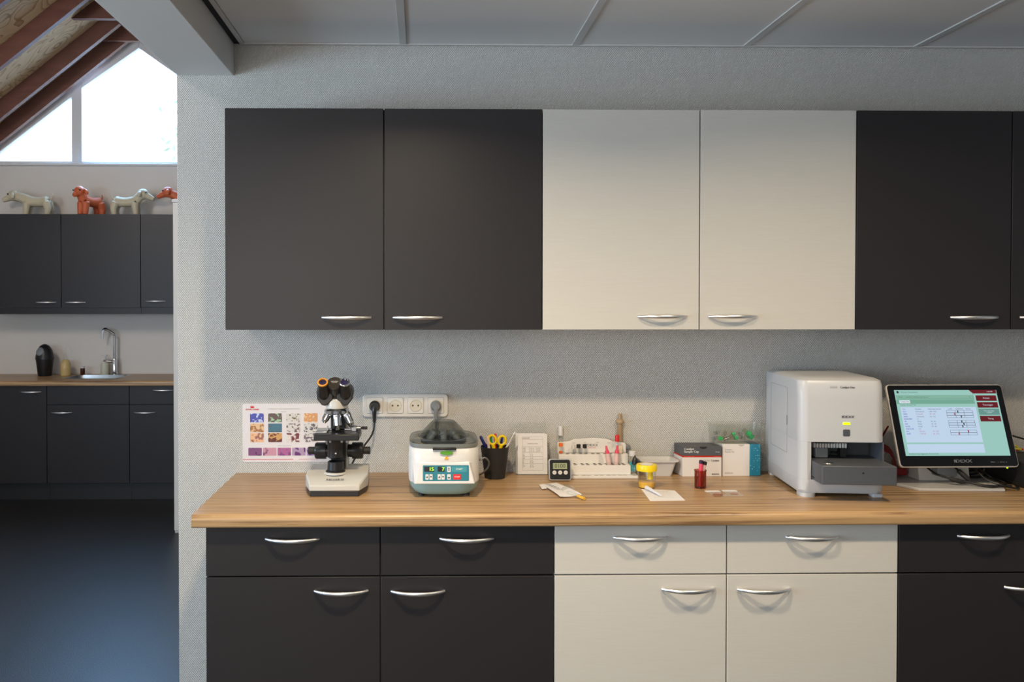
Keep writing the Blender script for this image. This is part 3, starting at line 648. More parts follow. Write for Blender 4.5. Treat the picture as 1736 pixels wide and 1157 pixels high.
mb = MB(); mb.box(-.066, .066, .020, .034, .187, .193).box(-.066, -.030, -.035, .020, .187, .191).box(.045, .060, .0, .045, .187, .200).cyl((-.033, .018, .190), (-.033, .018, .202), .002).cyl((.040, .018, .190), (.040, .018, .202), .002).cyl((.055, .01, .196), (.074, .01, .196), .005)
mb.build('slide_holder', M['steel'], ms, bevel=.0008)
MB().axial((.074, .01, .196), (1, 0, 0), [(0, .003), (.004, .005), (.020, .005), (.021, .004)], 16).build('slide_control', M['blackp'], ms)
NP = Vector((-.003, .004, .250))
MB().axial(NP - Vector((0, 0, .010)), (0, .06, 1), [(0, .031), (.004, .039), (.013, .040), (.018, .035)], 36).build('nosepiece', M['chrome'], ms)
for p, d, L, r in (((.0, -.012, .243), (0.06, -.10, -1), .052, .0135), ((-.028, .0, .245), (-.45, -.08, -.8), .034, .0125), ((.027, -.002, .246), (.42, -.12, -.85), .050, .0140), ((.0, .022, .245), (0, .5, -.8), .034, .0105)):
    MB().axial(p, d, [(0, r * .9), (L * .08, r), (L * .30, r), (L * .31, r * .93), (L * .68, r * .93), (L * .72, r * .80), (L * .95, r * .62), (L, r * .35)], 24).build('objective', M['chrome'], ms)
MB().lathe((-.003, .004, .262), [(.034, 0), (.035, .022), (.031, .030)]).build('head_mount', M['beige'], ms)
HD = Vector((0, -.70, .714)).normalized()
MB().box(-.022, .018, -.020, .034, .285, .325).build('prism_body', M['blackm'], ms, bevel=.004)
MB().axial((-.006, .0, .312), HD, [(0, .0255), (.044, .0255), (.047, .023)], 36).build('hinge_disc', mat('dark_bronze_black_plastic', (.035, .030, .027), .4), ms)
HM = Matrix.Translation(Vector((-.006, .0, .312)) + HD * .0472) @ Matrix.Rotation(PI / 2 - math.asin(HD.z) * 1.0, 4, 'X')
lettering([('NOVEX', .0055, 0, .004, 'CENTER', 1.2), ('HOLLAND', .0034, 0, -.001)], HM, M['whiteink'], ms, off=.0008)
for sx in (-1, 1):
    cx0 = -.006
    P = [(cx0 + sx * u, z) for u, z in ((.058, .315), (.054, .330), (.046, .336), (.020, .334), (.006, .316), (.006, .290), (.029, .271), (.041, .274), (.055, .292))]
    MB().prism(P, 'y', -.028, .028).build('prism_housing', mat('satin_black_housing', (.028, .025, .024), .42), ms, bevel=.003)
    ex = cx0 + sx * .034; ep = Vector((ex, -.014, .302))
    MB().axial(ep, HD, [(0, .0185), (.020, .0185), (.022, .0175), (.060, .0162), (.0655, .0162)], 28).build('eyepiece_tube', M['blackp'], ms)
    e2 = ep + HD * .0656
    MB().axial(e2, HD, [(-.002, .0166), (.002, .0166), (.0032, .0154), (.0032, .0128), (.0005, .0120)], 28, cap=False).build('eyepiece_rim', M['orange_ring'] if sx < 0 else M['chrome'], ms)
    MB().axial(e2, HD, [(-.0005, .0121), (.0006, .009), (.0014, .004), (.0016, .001)], 24).build('eye_lens', M['lens'], ms)

# ------------------------------------------------------------------ centrifuge
ce = thing('centrifuge', 'white and teal benchtop centrifuge with a smoked dome lid', 'centrifuge', (.688, -.285, .900))
def sup(a, b, z, n=4.0, cy=0, k=48):
    R = []
    for i in range(k):
        t = 2 * PI * i / k; c, s_ = math.cos(t), math.sin(t)
        R.append((a * math.copysign(abs(c) ** (2 / n), c), cy + b * math.copysign(abs(s_) ** (2 / n), s_), z))
    return R
MB().loft([sup(.083, .098, .006), sup(.092, .112, .012), sup(.104, .124, .026), sup(.110, .130, .046)]).build('base_tray', M['teal'], ce, smooth=40)
MB().loft([sup(.1105, .1305, .0465), sup(.1115, .131, .07), sup(.111, .130, .12), sup(.109, .126, .148), sup(.106, .122, .152)]).build('housing', M['whitep'], ce, smooth=40)
mb = MB(); tp0, tp1 = (-.128, .112), (-.1455, .050)
mb.faces([(-.078, -.100, .118), (.078, -.100, .118), (-.076, -.1300, .112), (.076, -.1300, .112), (-.092, -.1430, .048), (.092, -.1430, .048), (-.100, -.10, .046), (.100, -.10, .046), (-.100, -.10, .11), (.100, -.10, .11)],
         [(0, 1, 3, 2), (2, 3, 5, 4), (4, 5, 7, 6), (0, 2, 4, 6, 8), (1, 9, 7, 5, 3), (6, 7, 9, 8), (0, 8, 9, 1)])
mb.build('console', M['whitep'], ce, bevel=.003, smooth=0)
CM = Matrix.Translation((0.004, -.1365, .080)) @ Matrix.Rotation(PI / 2 - .20, 4, 'X')
kp = flat('keypad', [(-.070, .070, -.0235, .0235)], CM, M['tealpanel'], ce, off=.0010, r=.003, th=.0008)
flat('display', [(-.066, -.036, .004, .0195), (-.025, -.004, .004, .0195)], CM, M['blackp'], kp, off=.0014, r=.0008)
lettering([('15', .0155, -.0365, .0115, 'RIGHT', .95), ('7', .0155, -.0045, .0115, 'RIGHT', .95)], CM, M['glow'], kp, name='digits', off=.0018, bold=.0005)
flat('key', [(-.062, -.0525, -.0195, -.0035), (-.050, -.0405, -.0195, -.0035), (-.025, -.0155, -.0195, -.0035), (-.0135, -.004, -.0195, -.0035), (.004, .0145, .003, .0195), (.004, .0145, -.0195, -.0035)], CM, M['whitep'], kp, off=.0016, r=.001, th=.0008)
flat('start_key', [(.018, .064, .003, .0195)], CM, M['tealb'], kp, off=.0014, r=.001)
flat('stop_key', [(.022, .046, -.0195, -.0035)], CM, M['red'], kp, off=.0016, r=.001, th=.0008)
lettering([('START', .0068, .041, .0115), ('STOP', .0068, .034, -.0115)], CM, M['whiteink'], kp, off=.0021)
mb = MB(CM)
for x, s_ in ((-.0572, 1), (-.0452, -1), (-.0202, 1), (-.0087, -1)): mb.prism([(x - .003, -.0115 - s_ * .003), (x + .003, -.0115 - s_ * .003), (x, -.0115 + s_ * .0035)], 'z', .0016, .002)
mb.prism([(.006, .008), (.0125, .008), (.00925, .012)], 'z', .0016, .002).prism([(.006, .013), (.0125, .013), (.00925, .017)], 'z', .0016, .002).prism([(.006, -.016), (.0125, -.016), (.0125, -.012), (.006, -.012)], 'z', .0016, .002)
mb.build('key_symbol', M['ink'], kp, smooth=0)
FM = Matrix.Translation((.006, -.1303, 0)) @ STAND
mb = MB(FM); mb.prism([(.0195 * math.cos(t * PI / 16), .1405 + .0062 * math.sin(t * PI / 16)) for t in range(32)], 'z', -.001, .0032); mb.build('oval_badge', M['leafgreen'], ce, smooth=0)
MB(FM).prism([(-.0068, .1205), (.0068, .1205), (0, .1325)], 'z', -.001, .0018).build('warning_sticker', M['warn'], ce, smooth=0)
lettering([('!', .009, 0, .1255)], FM, M['ink'], ce, name='warning_mark', off=.0021)
MB().loft([sup(.1075, .1235, .1524), sup(.1085, .1245, .156), sup(.1085, .1245, .1655), sup(.100, .116, .1655), sup(.100, .116, .1524)], cap=False).build('lid_band', mat('translucent_grey_band', (.19, .205, .195), .3), ce, smooth=40)
MB().loft([sup(.108, .124, .1657), sup(.106, .122, .171), sup(.098, .113, .1745), sup(.082, .085, .175, 2.2)], cap=False).build('lid_rim', M['smoke'], ce, smooth=40)
MB().lathe((0, .008, .170), [(.082, 0), (.076, .008), (.060, .026), (.045, .041), (.038, .048), (.033, .051), (.008, .052), (.001, .050)], 40, cap=False).build('dome', M['smoke'], ce, smooth=50)
MB().lathe((0, .008, .1535), [(.072, 0), (.074, .012), (.070, .012), (.060, .003), (.02, .003), (.018, .020), (.006, .024)], 40).build('rotor', M['dgreyp'], ce)
for k in range(6):
    an = PI / 6 + k * PI / 3; c, s_ = math.cos(an), math.sin(an)
    MB().axial((c * .055, .008 + s_ * .055, .158), (-c * .7, -s_ * .7, .8), [(0, .009), (.024, .010), (.0245, .012), (.034, .012), (.035, .010)], 16).build('tube_holder', M['greyp'], ce)
MB().box(-.036, .036, -.1325, -.1180, .1490, .1565).build('latch', M['blackp'], ce, bevel=.002)
MB().box(-.034, .034, -.1335, -.1310, .1400, .1486).build('latch_cover', M['clearp'], ce, bevel=.001)
mb = MB()
for sx in (-1, 1):
    for sy in (-1, 1): mb.cyl((sx * .07, sy * .08, 0), (sx * .07, sy * .08, .008), .009)
mb.build('foot', M['blackm'], ce)

# ------------------------------------------------------------------ pen cup and contents
CX, CY = .8672, -.100
cu = tag(MB().lathe((0, 0, 0), [(.032, 0), (.0345, .002), (.0485, .108), (.0465, .108), (.0325, .004), (.001, .004)], 40).build('pen_cup', M['blackm'], loc=(CX, CY, .9), smooth=40), 'black tapered cup holding pens and scissors', 'pen cup')
def pen(name, label, p0, p1, r, m, cap=None, capm=None, cat='pen'):
    p0 = Vector(p0); p1 = Vector(p1); L = (p1 - p0).length; d = p1 - p0
    t = thing(name, label, cat, p0)
    MB().axial((0, 0, 0), d, [(0, r * .3), (.012, r), (L * .72, r), (L * .73, r * .92)], 14).build('barrel', m, t)
    MB().axial(d * .731, d, [(0, r), (L * .24, r * .95), (L * .268, r * .4)], 14).build('cap', capm or m, t)
    q = d.normalized(); s_ = Vector((0, -1, 0)); s_ = (s_ - q * s_.dot(q)).normalized() * (r + .0012)
    MB().tube([d * .96 + s_ * .3, d * .95 + s_, d * .78 + s_], .0011, n=6, smooth=3).build('clip', capm or m, t)
    return t
B0 = Vector((CX, CY, .906))
pen('pen', 'navy blue pen leaning left in the black cup', B0 + Vector((.018, 0, .001)), B0 + Vector((-.050, -.006, .138)), .0056, M['bluep'])
pen('pen', 'white and red pen leaning upright in the cup between blue and green pens', B0 + Vector((-.006, -.018, .001)), B0 + Vector((-.027, -.012, .139)), .0045, M['whitep'], capm=M['palepink'])
pen('pen', 'clear pen with a green cap left of the scissors', B0 + Vector((-.004, .010, .001)), B0 + Vector((-.014, -.004, .137)), .0045, M['clearp'], capm=M['green'])
pen('pen', 'red pen seen through the left scissor handle', B0 + Vector((.000, .018, .001)), B0 + Vector((.004, .022, .142)), .0048, M['red'])
pen('pen', 'dark blue pen seen through the right scissor handle', B0 + Vector((.006, .012, .001)), B0 + Vector((.028, .022, .134)), .0046, M['bluep'])
pen('pen', 'thin white pen with metal clip leaning far right out of the cup', B0 + Vector((-.012, .002, .001)), B0 + Vector((.070, .006, .150)), .0036, M['whitep'], capm=M['alu'])
scs = thing('scissors', 'scissors with yellow handles standing in the black cup', 'scissors', (CX + .008, CY - .008, .903))
for sx in (-1, 1):
    cxx, cz = sx * .0165 - .001, .128 - (0.003 if sx > 0 else 0); ang = -sx * .25
    pts = []
    for i in range(12):
        t = 2 * PI * i / 12; u, v_ = .0125 * math.cos(t), .0155 * math.sin(t); pts.append((cxx + u * math.cos(ang) - v_ * math.sin(ang), sx * .002, cz + u * math.sin(ang) + v_ * math.cos(ang)))
    MB().tube(pts, .0042, closed=True, smooth=3, n=10).tube([(cxx - sx * .002, sx * .002, cz - .016), (sx * .009, sx * .002, .088), (sx * .003, sx * .002, .07)], lambda t: .0062 - .001 * t, smooth=4).build('handle', M['yellow'], scs)
    MB().prism([(sx * .006, .078), (-sx * .005, .070), (-sx * .008, .002), (-sx * .003, .012), (sx * .003, .07)], 'y', sx * .0012 - .001, sx * .0012 + .001).build('blade', M['steel'], scs, smooth=0)

# ------------------------------------------------------------------ leaflet holder
lh = thing('leaflet_holder', 'clear acrylic leaflet holder against the wall', 'leaflet holder', (1.003, -.030, .9))
MB().faces([(-.068, -.004, .008), (.060, -.004, .008), (.050, .020, .178), (-.076, .020, .174), (-.068, -.001, .008), (.060, -.001, .008), (.050, .023, .178), (-.076, .023, .174)], [(0, 1, 2, 3), (4, 7, 6, 5), (0, 4, 5, 1), (1, 5, 6, 2), (2, 6, 7, 3), (3, 7, 4, 0)]).build('back_panel', M['clear'], lh, smooth=0)
MB().box(-.060, .060, -.040, -.038, .002, .062).box(-.060, .060, -.0375, -.0045, .0005, .002).box(-.060, -.058, -.0375, -.0045, .0025, .088).box(.058, .060, -.0375, -.0045, .0025, .088).build('pocket', M['clear'], lh, smooth=0)
def sheet(label, x, y, w_, h, tilt, rz, name='leaflet', group=None, z=.9026, cat='leaflet'):
    o = MB().box(-w_ / 2, w_ / 2, -.0007, .0007, 0, h).build(name, M['paper'], smooth=0); o.location = (x, y, z); o.rotation_euler = (tilt, 0, rz)
    return tag(o, label, cat, group)
sheet('back white leaflet in the clear holder, edge showing at the left', .996, -.0440, .102, .139, -.10, -.035)
l2 = sheet('front printed leaflet with a table of text in the clear holder', 1.003, -.0520, .102, .138, -.10, -.02)
LM = Matrix.Translation((0, -.0008, 0)) @ STAND
tb = [(-.036, .036, .128, .1285), (-.036, .036, .119, .1195), (-.036, .036, .094, .0945), (-.036, .036, .074, .0745), (-.036, .036, .060, .0605), (-.036, .036, .050, .0505), (-.036, .036, .036, .0365), (-.036, .036, .012, .0125), (-.036, -.0355, .012, .128), (.0355, .036, .012, .128), (-.012, -.0115, .074, .094), (.012, .0125, .074, .094)]
flat('table_rule', tb, LM, M['greyink'], l2)
it = [('REFERENTIES', .0042, -.0345, .1235, 'LEFT'), ('HONDEN EN KATTEN', .0036, 0, .104)]
for i, z in enumerate((.090, .086, .082, .078)): it += [('Leeftijd', .0033, -.034, z, 'LEFT'), ('6 mnd - 8 jr', .0033, -.010, z, 'LEFT'), ('boven 8 jr', .0033, .014, z, 'LEFT')]
for i, z in enumerate((.070, .066, .063, .056, .053, .046, .042, .039, .032, .028, .024)): it += [(['ALB', 'ALT', 'BUN', 'CREA', 'GLU', 'TP', 'Na', 'K', 'Cl', 'PHOS', 'LIP'][i], .0033, -.034, z, 'LEFT'), (['23 - 40', '10 - 125', '2.5 - 9.6', '44 - 159', '4.1 - 7.9', '52 - 82', '144 - 160', '3.5 - 5.8', '109 - 122', '0.8 - 2.2', '200 - 1800'][i], .0033, -.010, z, 'LEFT')]
lettering(it, LM, M['ink'], l2)

# ------------------------------------------------------------------ kitchen timer
tm = thing('digital_timer', 'small black and silver digital timer in front of the test tube rack', 'timer', (1.0805, -.160, .9)); tm.rotation_euler = (-.16, 0, -.02)
MB().rrect(-.0375, .0375, .0015, .0735, -.0065, .010, .009).build('case', M['alu'], tm, bevel=.002)
MB().rrect(-.034, .034, .0055, .0705, -.0085, -.0066, .006).build('face', M['blackp'], tm, bevel=.0008)
TM = Matrix.Translation((0, -.0086, 0)) @ STAND
flat('display', [(-.0235, .0235, .040, .060)], TM, M['lcd'], tm, off=.0006)
lettering([('0100', .0185, 0, .0497, 'CENTER', 1.0)], TM, M['ink'], tm, name='digits', off=.001)
for x, s_ in ((-.019, 'MIN'), (0, 'SEC'), (.0185, 'S/S')):
    bt = MB().axial((x, -.0086, .0285), (0, -1, 0), [(0, .0068), (.0022, .0066), (.0026, .005)], 24).build('button', M['whitep'], tm)
    lettering([(s_, .0038, x, .0285)], TM, M['greyink'], bt, off=.0030)

# ------------------------------------------------------------------ tube rack
rk = thing('tube_rack', 'white stepped plastic tube rack against the wall', 'tube rack', (1.220, 0, .9))
rx0, rx1 = -.128, .112
def bored(x0, x1, y0, y1, z0, z1, holes, r):
    # block whose top face carries real dark wells (short tubes let into it)
    mb = MB(); mb.box(x0, x1, y0, y1, z0, z1); return mb
MB().box(rx0 - .006, rx1 + .0215, -.122, -.004, 0, .009).build('base', M['rackp'], rk, bevel=.001)
MB().box(rx0, rx1, -.104, -.062, .0092, .042).build('lower_step', M['rackp'], rk, bevel=.0015)
MB().box(rx0, rx1, -.0617, -.030, .0092, .072).build('upper_step', M['rackp'], rk, bevel=.0015)
bk = [(rx0, .072), (rx0, .108), (rx0 + .04, .1115), (rx0 + .06, .1195), (0, .1235), (rx1 - .07, .1205), (rx1 - .045, .112), (rx1 - .004, .106), (rx1, .100), (rx1, .072)]
MB().prism(bk, 'y', -.0297, -.018).build('back_panel', M['rackp'], rk, bevel=.0015)
RM = Matrix.Translation((0, -.0298, 0)) @ STAND
lettering([('IDEXX', .0125, -.0075, .0985, 'CENTER', 1.15)], RM, M['ink'], rk)
lettering([('LABORATORIES', .0040, -.0075, .0895)], RM, M['redink'], rk)
lettering([('CHEM', .004, -.072, .106), ('ELEC', .004, -.032, .108), ('HEMA', .004, .012, .108), ('URINE', .004, .052, .106)], RM, M['greyink'], rk)
TMz = Matrix.Translation((0, 0, 0))
def ell(mb, x, y, z, rx, ry):
    mb.prism([(x + rx * math.cos(t * PI / 8), y + ry * math.sin(t * PI / 8)) for t in range(16)], 'z', z - .0004, z + .0002)
mb = MB()
pairs = [-.096, -.076, -.051, -.033, -.008, .010, .034, .052, .074, .090]
for x in pairs: ell(mb, x, -.092, .0425, .0062, .0055); ell(mb, x, -.073, .0425, .0050, .0045)
for x in pairs[:]: ell(mb, x, -.050, .0725, .0066, .0060)
mb.build('well', M['blackm'], rk, smooth=0)
mb = MB()
for x in pairs: mb.prism([(x + .008 * math.cos(t * PI / 8), -.113 + .0045 * math.sin(t * PI / 8)) for t in range(9)], 'z', .0091, .0094)
mb.build('finger_dimple', M['greyink'], rk, smooth=0)
def vial(name, label, x, y, z, r, h, body, capm, caph, capr=None, tilt=(0, 0, 0), fill=None, cat='vial', label_m=None, group=None):
    t = thing(name, label, cat, (x, y, z), 0, group); t.rotation_euler = tilt; capr = capr or r * 1.08
    MB().lathe((0, 0, 0), [(r * .8, 0), (r, .002), (r, h), (r * .9, h + .001)], 20).build('body', body, t)
    MB().lathe((0, 0, h + .0012), [(capr, 0), (capr, caph * .9), (capr * .85, caph)], 20).build('cap', capm, t)
    if fill: MB().lathe((0, 0, .0015), [(r * .8, 0), (r * .93, .002), (r * .93, h * fill[0])], 20).build('content', fill[1], t)
    if label_m: MB().lathe((0, 0, h * .15), [(r * 1.02, 0), (r * 1.02, h * .5)], 20).build('paper_label', label_m, t)
    return t
RZ2 = .9728
vial('sample_vial', 'clear vial with orange cap at the left end of the rack', 1.1005, -.050, RZ2, .0068, .024, M['clearp'], M['orange'], .0115, fill=(.30, M['orange']))
vial('sample_vial', 'small white-capped cream vial on the rack left of the black-capped ones', 1.1435, -.050, RZ2, .0062, .016, M['clearp'], M['whitep'], .012)
vial('sample_vial', 'left of the two black-capped clear vials below the rack lettering', 1.1620, -.050, RZ2, .0066, .018, M['clearp'], M['blackp'], .0135)
vial('sample_vial', 'right of the two black-capped clear vials, beside the rack lettering', 1.1835, -.050, RZ2, .0066, .018, M['clearp'], M['blackp'], .0135)
vial('sample_vial', 'cream-capped short tube at the right end of the upper rack step', 1.3085, -.050, RZ2, .0070, .010, M['cream'], M['cream'], .0165, .0070)
vial('blood_tube', 'tall clear blood tube with bright red cap on the rack', 1.297, -.048, RZ2, .0060, .040, M['clearp'], M['red'], .023, .0073, fill=(.2, M['greyp']), cat='tube')
def dropper(label, x, tilt):
    t = thing('dropper_bottle', label, 'dropper bottle', (x, -.092, .9428)); t.rotation_euler = (0, tilt, 0)
    MB().lathe((0, 0, 0), [(.0075, 0), (.0085, .002), (.0080, .034), (.0065, .038)], 20).build('bottle', mat('pink_tinted_clear', (.66, .50, .47), .2), t)
    MB().lathe((0, 0, .0382), [(.0075, 0), (.0070, .008), (.0045, .012), (.0034, .024), (.0030, .026)], 20).build('cap', M['pink'], t)
    MB().lathe((0, 0, .010), [(.0087, 0), (.0084, .018)], 20, cap=False).build('paper_label', M['palepink'], t)
dropper('pink-capped dropper leaning left on the lower rack step', 1.2595, -.16)
dropper('pink-capped dropper standing right on the lower rack step', 1.2835, .06)
sy = thing('transfer_pipette_case', 'brown tinted plastic tube with a collar standing behind the rack', 'tube', (1.3147, -.0085, .9092))
MB().lathe((0, 0, 0), [(.0095, 0), (.0095, .162), (.0100, .163)], 24).build('barrel', M['tan'], sy)
MB().lathe((0, 0, .1632), [(.0135, 0), (.0145, .003), (.0145, .007), (.012, .012), (.0065, .016), (.0062, .032), (.005, .033)], 24).build('tip', M['tan'], sy)
wtb = thing('specimen_tube', 'translucent white tube standing behind the left end of the rack', 'tube', (1.106, -.0085, .9092))
MB().lathe((0, 0, 0), [(.007, 0), (.0078, .003), (.0078, .120)], 20).build('body', M['clearp'], wtb)
MB().lathe((0, 0, .1202), [(.0080, 0), (.0080, .030), (.006, .034)], 20).build('cap', M['whitep'], wtb)
vial('screw_cap_bottle', 'small turquoise-labelled bottle with white screw cap right of the rack', 1.343, -.080, .9092, .0098, .060, M['clearp'], M['whitep'], .016, .0115, label_m=M['cyan'], cat='bottle')
db = thing('dropper_bottle', 'clear dropper bottle with pointed black cap right of the rack', 'dropper bottle', (1.3475, -.1100, .9092))
db.location.x = 1.3440
MB().lathe((0, 0, 0), [(.009, 0), (.0105, .002), (.0105, .034), (.009, .037)], 20).build('bottle', M['clearp'], db)
MB().lathe((0, 0, .0372), [(.0110, 0), (.0110, .010), (.0075, .018), (.003, .026), (.0008, .032)], 20).build('cap', M['blackp'], db)
bg_ = thing('bulb_pipette', 'dark grey rubber bulb leaning behind the right end of the rack', 'pipette bulb', (1.334, -.012, 0.9))
MB().tube([(0, 0, .0), (0, 0, .075)], .003, smooth=1).build('stem', M['clearp'], bg_); MB().ball((.004, 0, .090), (.016, .008, .010), rot=Euler((0, .5, 0))).build('bulb', M['greyp'], bg_)

# ------------------------------------------------------------------ test pouch with tube
tpch = thing('test_pouch', 'opened paper test pouch lying in front of the timer', 'pouch', (1.060, -.300, .9005), 0)
def curl(pts, mtx_m, name, parent, th=.0006):
    # sheet from rows of points
    mb = MB(); R = [[Vector(p) for p in row] for row in pts]
    n, k = len(R), len(R[0]); vs = []
    for dz in (0, th):
        for row in R:
            for p in row: vs.append((p.x, p.y, p.z + dz))
    f = []
    for i in range(n - 1):
        for j in range(k - 1):
            a = i * k + j; f.append((a, a + 1, a + k + 1, a + k)); b = a + n * k; f.append((b, b + k, b + k + 1, b + 1))
    for i in range(n - 1):
        a = i * k; f.append((a, a + k, a + k + n * k, a + n * k)); a = i * k + k - 1; f.append((a + k, a, a + n * k, a + k + n * k))
    for j in range(k - 1):
        f.append((j, j + n * k, j + 1 + n * k, j + 1)); a = (n - 1) * k + j; f.append((a + 1, a + 1 + n * k, a + n * k, a))
    return mb.faces(vs, f).build(name, mtx_m, parent, smooth=60)
rows = []
for i in range(9):
    t = i / 8; cy = .092 - .190 * t; cx = -.022 + .040 * t; hw = .026 - .002 * t
    rows.append([(cx + hw * u + .012 * t * u, cy + .014 * u, .001 + .003 * abs(u) ** 2 * t + .004 * t * math.sin(t * PI)) for u in (-1, -.6, -.2, .2, .6, 1)])
curl(rows, M['paper'], 'pouch_paper', tpch)
rows = [[(-.058 + .008 * j, .072 - .022 * i, .002 + .001 * j) for j in range(3)] for i in range(4)]
curl(rows, M['paper'], 'paper_flap', tpch)
mb = MB()
for i in range(5): mb.box(-.036 + i * .005, -.018 + i * .005, .070 - .022 * i, .074 - .022 * i, .0030 + .0008 * i, .0034 + .0008 * i)
mb.build('print_line', M['greyink'], tpch, smooth=0)
curl([[(-.006 + .045 * u, -.052 + .026 * u - .03 * v_, .014 + .012 * math.sin(u * PI) * (1 - v_ * .5)) for u in (0, .25, .5, .75, 1)] for v_ in (0, .5, 1)], M['clearp'], 'clear_film', tpch)
pt = thing('reaction_tube', 'small clear tube with yellow liquid poking out of the paper pouch', 'tube', (1.086, -.395, .9065))
MB().tube([(-.016, .022, .002), (.002, .0, .001), (.024, -.052, .0)], lambda t: .0042 + .0022 * t, n=14, smooth=4).build('body', M['clearp'], pt)
MB().tube([(.010, -.018, .0), (.024, -.050, -.0004)], .0046, n=12, smooth=1).build('liquid', M['urine'], pt)

# ------------------------------------------------------------------ urine cup, leaflet with pipette
uc = thing('sample_cup', 'clear sample cup with yellow lid and some urine', 'sample cup', (1.3437, -.268, .9))
MB().lathe((0, 0, 0), [(.0255, 0), (.0265, .002), (.0295, .060), (.0282, .060), (.0252, .003), (.001, .0028)], 36).build('cup', M['clearp'], uc, smooth=40)
MB().lathe((0, 0, .0031), [(.0248, 0), (.0262, .017), (.001, .0171)], 32).build('urine', M['urine'], uc)
MB().lathe((0, 0, .0605), [(.0325, -.004), (.0330, 0), (.0330, .012), (.031, .0155), (.001, .0158)], 40).build('lid', M['yellow'], uc)
MB().lathe((0, 0, .0764), [(.020, 0), (.020, .0004)], 32).build('lid_sticker', M['paper'], uc)
MB().lathe((.010, -.006, .028), [(.007, 0), (.0085, .002), (.0085, .030)], 20).build('needle_port', M['yellow'], uc)
fs = thing('folded_leaflet', 'white printed slip lying in front of the yellow-lidded cup', 'paper', (1.362, -.385, .9004))
MB().faces([(-.041, .096, 0), (.060, .070, 0), (.052, -.068, 0), (-.056, -.074, 0), (-.041, .096, .0006), (.060, .070, .0006), (.052, -.068, .0006), (-.056, -.074, .0006)], [(0, 1, 2, 3), (7, 6, 5, 4), (0, 4, 5, 1), (1, 5, 6, 2), (2, 6, 7, 3), (3, 7, 4, 0)]).build('sheet', M['paper'], fs, smooth=0)
SLM = Matrix.Translation((0, .0, .0007))
lettering([('Gebruiksaanwijzing', .009, 0, .060), ('1. Open de verpakking en neem de test uit', .0045, 0, .040), ('2. Breng het monster aan met de pipet', .0045, 0, .022), ('3. Wacht tien minuten en lees af', .0045, 0, .004), ('4. Noteer de uitslag van de test', .0045, 0, -.014), ('5. Gooi de test na gebruik weg', .0045, 0, -.032)], SLM, M['greyink'], fs, off=.0002)
pp = thing('plastic_pipette', 'short translucent plastic pipette lying on the white slip', 'pipette', (1.345, -.330, .9078))
MB().tube([(-.010, .028, .0), (-.004, -.002, .0), (.008, -.075, -.002)], lambda t: .0068 - .003 * t, n=14, smooth=5).build('pipette_body', M['whitep'], pp)

# ------------------------------------------------------------------ white tray
ty = tag(MB().loft([rect_ring(.047, .030, 0, .012), rect_ring(.055, .036, .030, .012), rect_ring(.062, .042, .0555, .012), rect_ring(.070, .047, .0560, .012), rect_ring(.070, .047, .0530, .012), rect_ring(.0715, .0475, .0575, .012), rect_ring(.060, .040, .0575, .012), rect_ring(.053, .034, .030, .012), rect_ring(.045, .028, .002, .012)]).build('kidney_tray', M['whitep'], smooth=50), 'empty white plastic tray between the rack and the cardboard boxes', 'tray')
ty.location = (1.436, -.052, .9); ty.rotation_euler = (0, 0, 0)
ty.scale = (.93, 1, .95)

# ------------------------------------------------------------------ carton of sample cups
bx = thing('sample_cup_box', 'grey and white carton with red band lettered Sample Cup', 'box', (1.5795, -.092, .9), 0)
W_, D_, H_ = .1345, .082, .1035
zr = .066
def skew(x, y): return x - (.016 * y / D_ if y > 0 else 0), y
P = [(-W_ / 2, 0), (W_ / 2, 0), (W_ / 2 - .010, D_), (-W_ / 2 - .006, D_)]
MB().prism(P, 'z', 0, zr).build('carton', M['card'], bx, bevel=.0008)
MB().prism(P, 'z', zr + .0002, zr + .005).build('red_band', M['redband'], bx, bevel=.0004)
MB().prism([(x * 1.002, y) for x, y in P], 'z', zr + .0052, H_).build('lid', M['greybox'], bx, bevel=.001)
BM_ = Matrix.Translation((0, 0, 0)) @ STAND
lettering([('Catalyst', .0105, -.062, .0945, 'LEFT'), ('Sample Cup', .0105, -.062, .0855, 'LEFT')], BM_, M['whiteink'], bx, bold=.0004)
lettering([('50 cups', .0045, .060, .0845, 'RIGHT')], BM_, M['whiteink'], bx)
lettering([('Sample cups for use with', .0032, -.062, .0685, 'LEFT'), ('For veterinary use', .0032, .062, .0685, 'RIGHT')], BM_, mat('pale_red_ink', (.7, .3, .25), .5), bx)
lettering([('Catalyst', .0088, .059, .0545, 'RIGHT')], BM_, M['ink'], bx, bold=.0003)
lettering([('IDEXX', .0080, .026, .0545, 'RIGHT'), ], BM_, M['greyink'], bx)
lettering([('IDEXX', .0075, .059, .0075, 'RIGHT', 1.15)], BM_, M['ink'], bx, bold=.0002)
mb = MB(BM_); mb.prism([(.004 + .013 * math.cos(PI + t * PI / 12), .1025 + .008 * math.sin(PI + t * PI / 12)) for t in range(13)], 'z', .0002, .0009); mb.build('thumb_notch', M['blackm'], bx, smooth=0)
SM = Matrix(((0, 0, -1, -W_ / 2 - .0006), (-.999, 0, 0, .075), (0, 1, 0, 0), (0, 0, 0, 1)))
